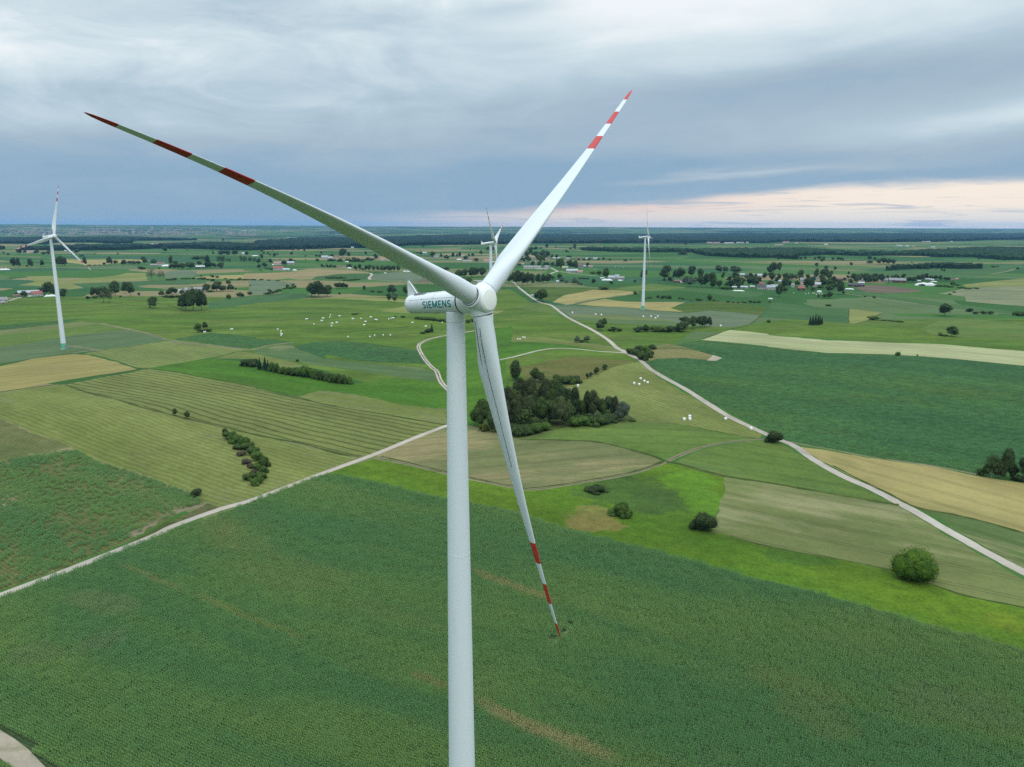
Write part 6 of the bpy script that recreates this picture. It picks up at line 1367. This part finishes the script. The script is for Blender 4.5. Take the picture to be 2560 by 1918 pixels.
bales('A2', 'in the right cluster on the wide green meadow', '830 1235;841 1235;907 1235;928 1290;938 1289;940 1261;950 1260;985 1222;995 1222;1028 1244;1036 1244;1044 1245;1145 1239;1165 1233;1182 1230;1191 1229;1346 1270;1354 1269;1460 1301;1470 1301;1608 1269', 1.1)
bales('A2', 'in the lower row on the wide green meadow', '794 1392;982 1391;1024 1380;1098 1378;1160 1378', 1.1)
bales('A1', 'by the little clump beyond the striped maize', '1760 1351;1773 1350;1994 1327;2006 1326', 1.1)
bales('A3', 'below the foot of the right turbine', '522 1185;722 1201;771 1203;1133 1218;1200 1217;1258 1217;1238 1233;1800 1299', 1.5)
bales('A3', 'on the mown strip behind the lower blade', '49 1413;69 1413;95 1397;111 1399', 1.1)
bales('D5', 'in the far field right of the pink roof', '1350 918;1410 924;1450 918;1780 882;1855 868;1915 886', 1.1)
bales('D7', 'on the pasture before the right village', '445 1337;650 1350;700 1342;770 1338;835 1358;885 1347;930 1352;800 1340', 1.1)

# ------------------------------------------------------------------ the far town at the left
def town():
    r = random.Random(12); bm = bmesh.new()
    for i in range(900):
        x = r.uniform(-60, 560) if r.random() < .75 else r.uniform(-60, 1500); y = r.uniform(493.5, 508.5)
        if r.random() < (x - 250) / 900: continue
        p = G(x, y); s = r.uniform(8, 20); hh = r.uniform(6, 10) if r.random() < .85 else r.uniform(12, 20)
        box(bm, p.x - s, p.x + s, p.y - 6, p.y + 6, p.z, p.z + hh)
    for x, y, hh in ((164.3, 497, 44), (329, 495, 50)):
        p = G(x, y); box(bm, p.x - 9, p.x + 9, p.y - 9, p.y + 9, p.z, p.z + hh)
    o = from_bm('distant_town', bm, plain('far_walls', (.34, .30, .28), .9, .1, .8, .008)); tag(o, 'pale distant town spread below the horizon at the left', 'town', kind='stuff')
town()

# ------------------------------------------------------------------ haze
def haze():
    bm = bmesh.new(); box(bm, -26000, 26000, -2500, 26000, -12, 225)
    m = bpy.data.materials.new('haze_air'); m.use_nodes = True; k = N(m.node_tree); k.n.clear()
    v = k.new('ShaderNodeVolumePrincipled'); v.inputs['Color'].default_value = (.24, .56, 1, 1); v.inputs['Density'].default_value = 2.6e-5; v.inputs['Anisotropy'].default_value = .1
    o = k.new('ShaderNodeOutputMaterial'); k.l.new(v.outputs[0], o.inputs['Volume'])
    ob = from_bm('haze', bm, m); tag(ob, 'pale blue haze lying over the distant country', 'haze', kind='stuff'); ob.display_type = 'WIRE'
haze()

# ------------------------------------------------------------------ maize plants of the nearest fields (uncountable: one object per field, instanced clumps of rows)
def leaf_mat():
    m, k, p = principled('maize_leaves', (.04, .1, .04), .55, .25)
    pos = k.new('ShaderNodeNewGeometry').outputs['Position']
    vr = k.new('ShaderNodeVectorRotate', rotation_type='Z_AXIS'); k.put(vr.inputs['Vector'], pos); vr.inputs['Angle'].default_value = -MAIZE_ANG
    u = vr.outputs[0]
    a = k.noise(k.vm('MULTIPLY', u, (.22, 1, .2)), .035, 5, .6, .4)
    b_ = k.noise(k.vm('MULTIPLY', u, (.4, 1, .2)), .014, 5, .6, .3)
    c = k.mix(k.sstep(a, .36, .66), (.096, .218, .072), (.148, .258, .070))
    c = k.mix(k.m('MULTIPLY', k.sstep(b_, .54, .70), .75), c, (.205, .240, .085))
    for bx, by, rx, ry, ba, bc, bs in ML:
        q = k.vm('SUBTRACT', pos, (bx, by, 0)); r2 = k.new('ShaderNodeVectorRotate', rotation_type='Z_AXIS'); k.put(r2.inputs['Vector'], q); r2.inputs['Angle'].default_value = -ba
        qx, qy, qz = k.sep(r2.outputs[0]); qx = k.m('DIVIDE', qx, rx * 1.05); qy = k.m('DIVIDE', k.m('ADD', qy, k.m('MULTIPLY', k.m('SUBTRACT', k.noise(pos, .05, 2), .5), 5.0)), ry)
        dd_ = k.m('ADD', k.m('ADD', k.m('POWER', k.m('ABSOLUTE', qx), 4.0), k.m('POWER', k.m('ABSOLUTE', qy), 2.0)), k.m('MULTIPLY', k.m('SUBTRACT', k.noise(k.vm('MULTIPLY', u, (.3, 1, 1)), .35, 5, .7), .5), 2.2))
        c = k.mix(k.m('MULTIPLY', k.sstep(dd_, 1.5, -.1), bs), c, bc)
    n = k.noise(pos, 2.5, 3, .6)
    c = k.vm('SCALE', c, scale=k.m('ADD', .55, k.m('MULTIPLY', n, .9)))
    k.put(p.inputs['Base Color'], c)
    tr = k.new('ShaderNodeBsdfTranslucent'); k.put(tr.inputs[0], c)
    mx = k.new('ShaderNodeMixShader'); mx.inputs[0].default_value = .2
    k.l.new(p.outputs[0], mx.inputs[1]); k.l.new(tr.outputs[0], mx.inputs[2]); k.l.new(mx.outputs[0], m.node_tree.nodes['Material Output'].inputs[0])
    return m
def find_field(lab): return next(i for i, f in enumerate(FIELDS) if f[1] == lab)
FM = find_field('big foreground maize field around the turbine tower'); FT_ = find_field('thin dark green maize with bare sandy patches at left edge')
MAIZE_ANG = FIELDS[FM][4]
M_LEAF = leaf_mat()
def clump(seed, size=6.0, row=.75, gap=.27, h0=1.25):
    r = random.Random(seed); vs = []; fs = []
    nr = int(size / row)
    for i in range(nr):
        y = -size / 2 + (i + .5) * row; x = -size / 2
        while x < size / 2:
            x += gap * r.uniform(.7, 1.35)
            if r.random() < .06: continue
            h = h0 * r.uniform(.72, 1.12); yy = y + r.uniform(-.07, .07)
            for j in range(6):
                a = j * 2.4 + r.uniform(-.6, .6); z = h * (.35 + .6 * j / 5); L = r.uniform(.34, .56); wd = r.uniform(.045, .075)
                dx_, dy_ = math.cos(a), math.sin(a); up_ = r.uniform(.05, .30) + (.25 if j > 3 else 0)
                p0 = Vector((x, yy, z - .15)); p1 = Vector((x + dx_ * L * .55, yy + dy_ * L * .55, z + up_)); p2 = Vector((x + dx_ * L, yy + dy_ * L, z + up_ - r.uniform(.05, .3)))
                s = Vector((-dy_, dx_, 0)) * wd
                i0 = len(vs); vs += [p0 - s * .5, p0 + s * .5, p1 + s, p1 - s, p2]; fs += [(i0, i0 + 1, i0 + 2, i0 + 3), (i0 + 3, i0 + 2, i0 + 4)]
    me = bpy.data.meshes.new('maize_clump'); me.from_pydata(vs, [], fs); me.materials.append(M_LEAF)
    return me
def pip(x, y, q):
    ins = np.zeros(len(x), int)
    for i in range(len(q)):
        (x0, y0), (x1, y1) = q[i - 1], q[i]
        if y0 == y1: continue
        hit = ((y0 > y) != (y1 > y)) & (x < (x1 - x0) * (y - y0) / (y1 - y0) + x0)
        ins += np.where(hit, 1 if y1 > y0 else -1, 0)
    return ins != 0
def plant_field(name, label, fi, size, mesh, keep, dmax, seed, soft=0.):
    f = FIELDS[fi]; q = np.array(f[3]); ang = f[4]; r = np.random.RandomState(seed)
    c, s = math.cos(ang), math.sin(ang)
    uq = q @ np.array([[c, -s], [s, c]])
    us, vs_ = np.meshgrid(np.arange(uq[:, 0].min(), uq[:, 0].max(), size), np.arange(uq[:, 1].min(), uq[:, 1].max(), size))
    us = us + r.uniform(0, size, us.shape[0])[:, None]
    P_ = np.stack([us.ravel(), vs_.ravel()], 1) @ np.array([[c, s], [-s, c]])
    x, y = P_[:, 0], P_[:, 1]
    ok = (y > 70) & (np.abs(x) < y * .98 + 60) & (np.hypot(x, y) < dmax)
    near = [g_ for g_ in FIELDS[fi + 1:] if min(p[1] for p in g_[3]) < dmax]
    e = size * .55
    if soft: ok &= pip(x + r.normal(0, soft, len(x)), y + r.normal(0, soft, len(x)), f[3])
    for ox, oy in (((e, 0), (-e, 0), (0, e), (0, -e)) if not soft else ()):
        i_ = np.where(ok)[0]; ok[i_] = pip(x[i_] + ox, y[i_] + oy, f[3])
    for g_ in (near if not soft else ()):
        if g_[0] in ('grass_strip', 'bare_soil'):
            jx, jy = r.normal(0, 1.3, len(x)), r.normal(0, 1.3, len(x))
            ok &= ~pip(x + jx * .45, y + jy * .45, g_[3])
            continue
        for ox, oy in ((e, 0), (-e, 0), (0, e), (0, -e)):
            gq = np.array(g_[3]); lo, hi = gq.min(0), gq.max(0)
            i_ = np.where(ok & (x + ox > lo[0]) & (x + ox < hi[0]) & (y + oy > lo[1]) & (y + oy < hi[1]))[0]
            if len(i_): ok[i_] = ~pip(x[i_] + ox, y[i_] + oy, g_[3])
    if keep is not None: ok &= keep(x, y, r)
    pts_ = [(float(a), float(b_), H(a, b_)) for a, b_ in zip(x[ok], y[ok])]
    me = bpy.data.meshes.new(name); me.from_pydata(pts_, [], [])
    o = link(name, me, []); tag(o, label, 'crop plants', kind='stuff')
    src = bpy.data.objects.new('maize_clump', mesh)
    gt = bpy.data.node_groups.new('planting', 'GeometryNodeTree')
    gt.interface.new_socket('Geometry', in_out='INPUT', socket_type='NodeSocketGeometry'); gt.interface.new_socket('Geometry', in_out='OUTPUT', socket_type='NodeSocketGeometry')
    gi = gt.nodes.new('NodeGroupInput'); go = gt.nodes.new('NodeGroupOutput')
    ip = gt.nodes.new('GeometryNodeInstanceOnPoints'); oi = gt.nodes.new('GeometryNodeObjectInfo'); oi.inputs['Object'].default_value = src
    rv = gt.nodes.new('FunctionNodeRandomValue'); rv.data_type = 'INT'; rv.inputs['Min'].default_value = 0; rv.inputs['Max'].default_value = 1
    mt = gt.nodes.new('ShaderNodeMath'); mt.operation = 'MULTIPLY_ADD'; mt.inputs[1].default_value = math.pi; mt.inputs[2].default_value = ang
    cx = gt.nodes.new('ShaderNodeCombineXYZ')
    gt.links.new(rv.outputs['Value'] if rv.outputs['Value'].enabled else [q_ for q_ in rv.outputs if q_.enabled][0], mt.inputs[0]); gt.links.new(mt.outputs[0], cx.inputs[2]); gt.links.new(cx.outputs[0], ip.inputs['Rotation'])
    rs = gt.nodes.new('FunctionNodeRandomValue'); rs.data_type = 'FLOAT_VECTOR'; rs.inputs['Min'].default_value = (1, 1, .8); rs.inputs['Max'].default_value = (1, 1, 1.15)
    gt.links.new(rs.outputs['Value'], ip.inputs['Scale'])
    gt.links.new(gi.outputs[0], ip.inputs['Points']); gt.links.new(oi.outputs['Geometry'], ip.inputs['Instance']); gt.links.new(ip.outputs[0], go.inputs[0])
    md = o.modifiers.new('planting', 'NODES'); md.node_group = gt
    return len(pts_)
n1_ = plant_field('maize_plants', 'dense rows of knee-high maize plants in the foreground field', FM, 2.25, clump(1, 2.25), None, 420, 1)
def sparse(x, y, r):
    v = np.sin(x / 13 + np.sin(y / 19) * 1.3) * np.sin(y / 11 + np.sin(x / 23) * 1.7) + .45 * np.sin(x / 5.1 + y / 7.3)
    return (v + r.uniform(-1.5, 1.5, len(x))) > -.25
n2_ = plant_field('thin_maize_plants', 'thin patchy maize plants in the left field', FT_, 1.5, clump(2, 1.5, .75, .33, .9), sparse, 420, 2)
print('clumps', n1_, n2_)
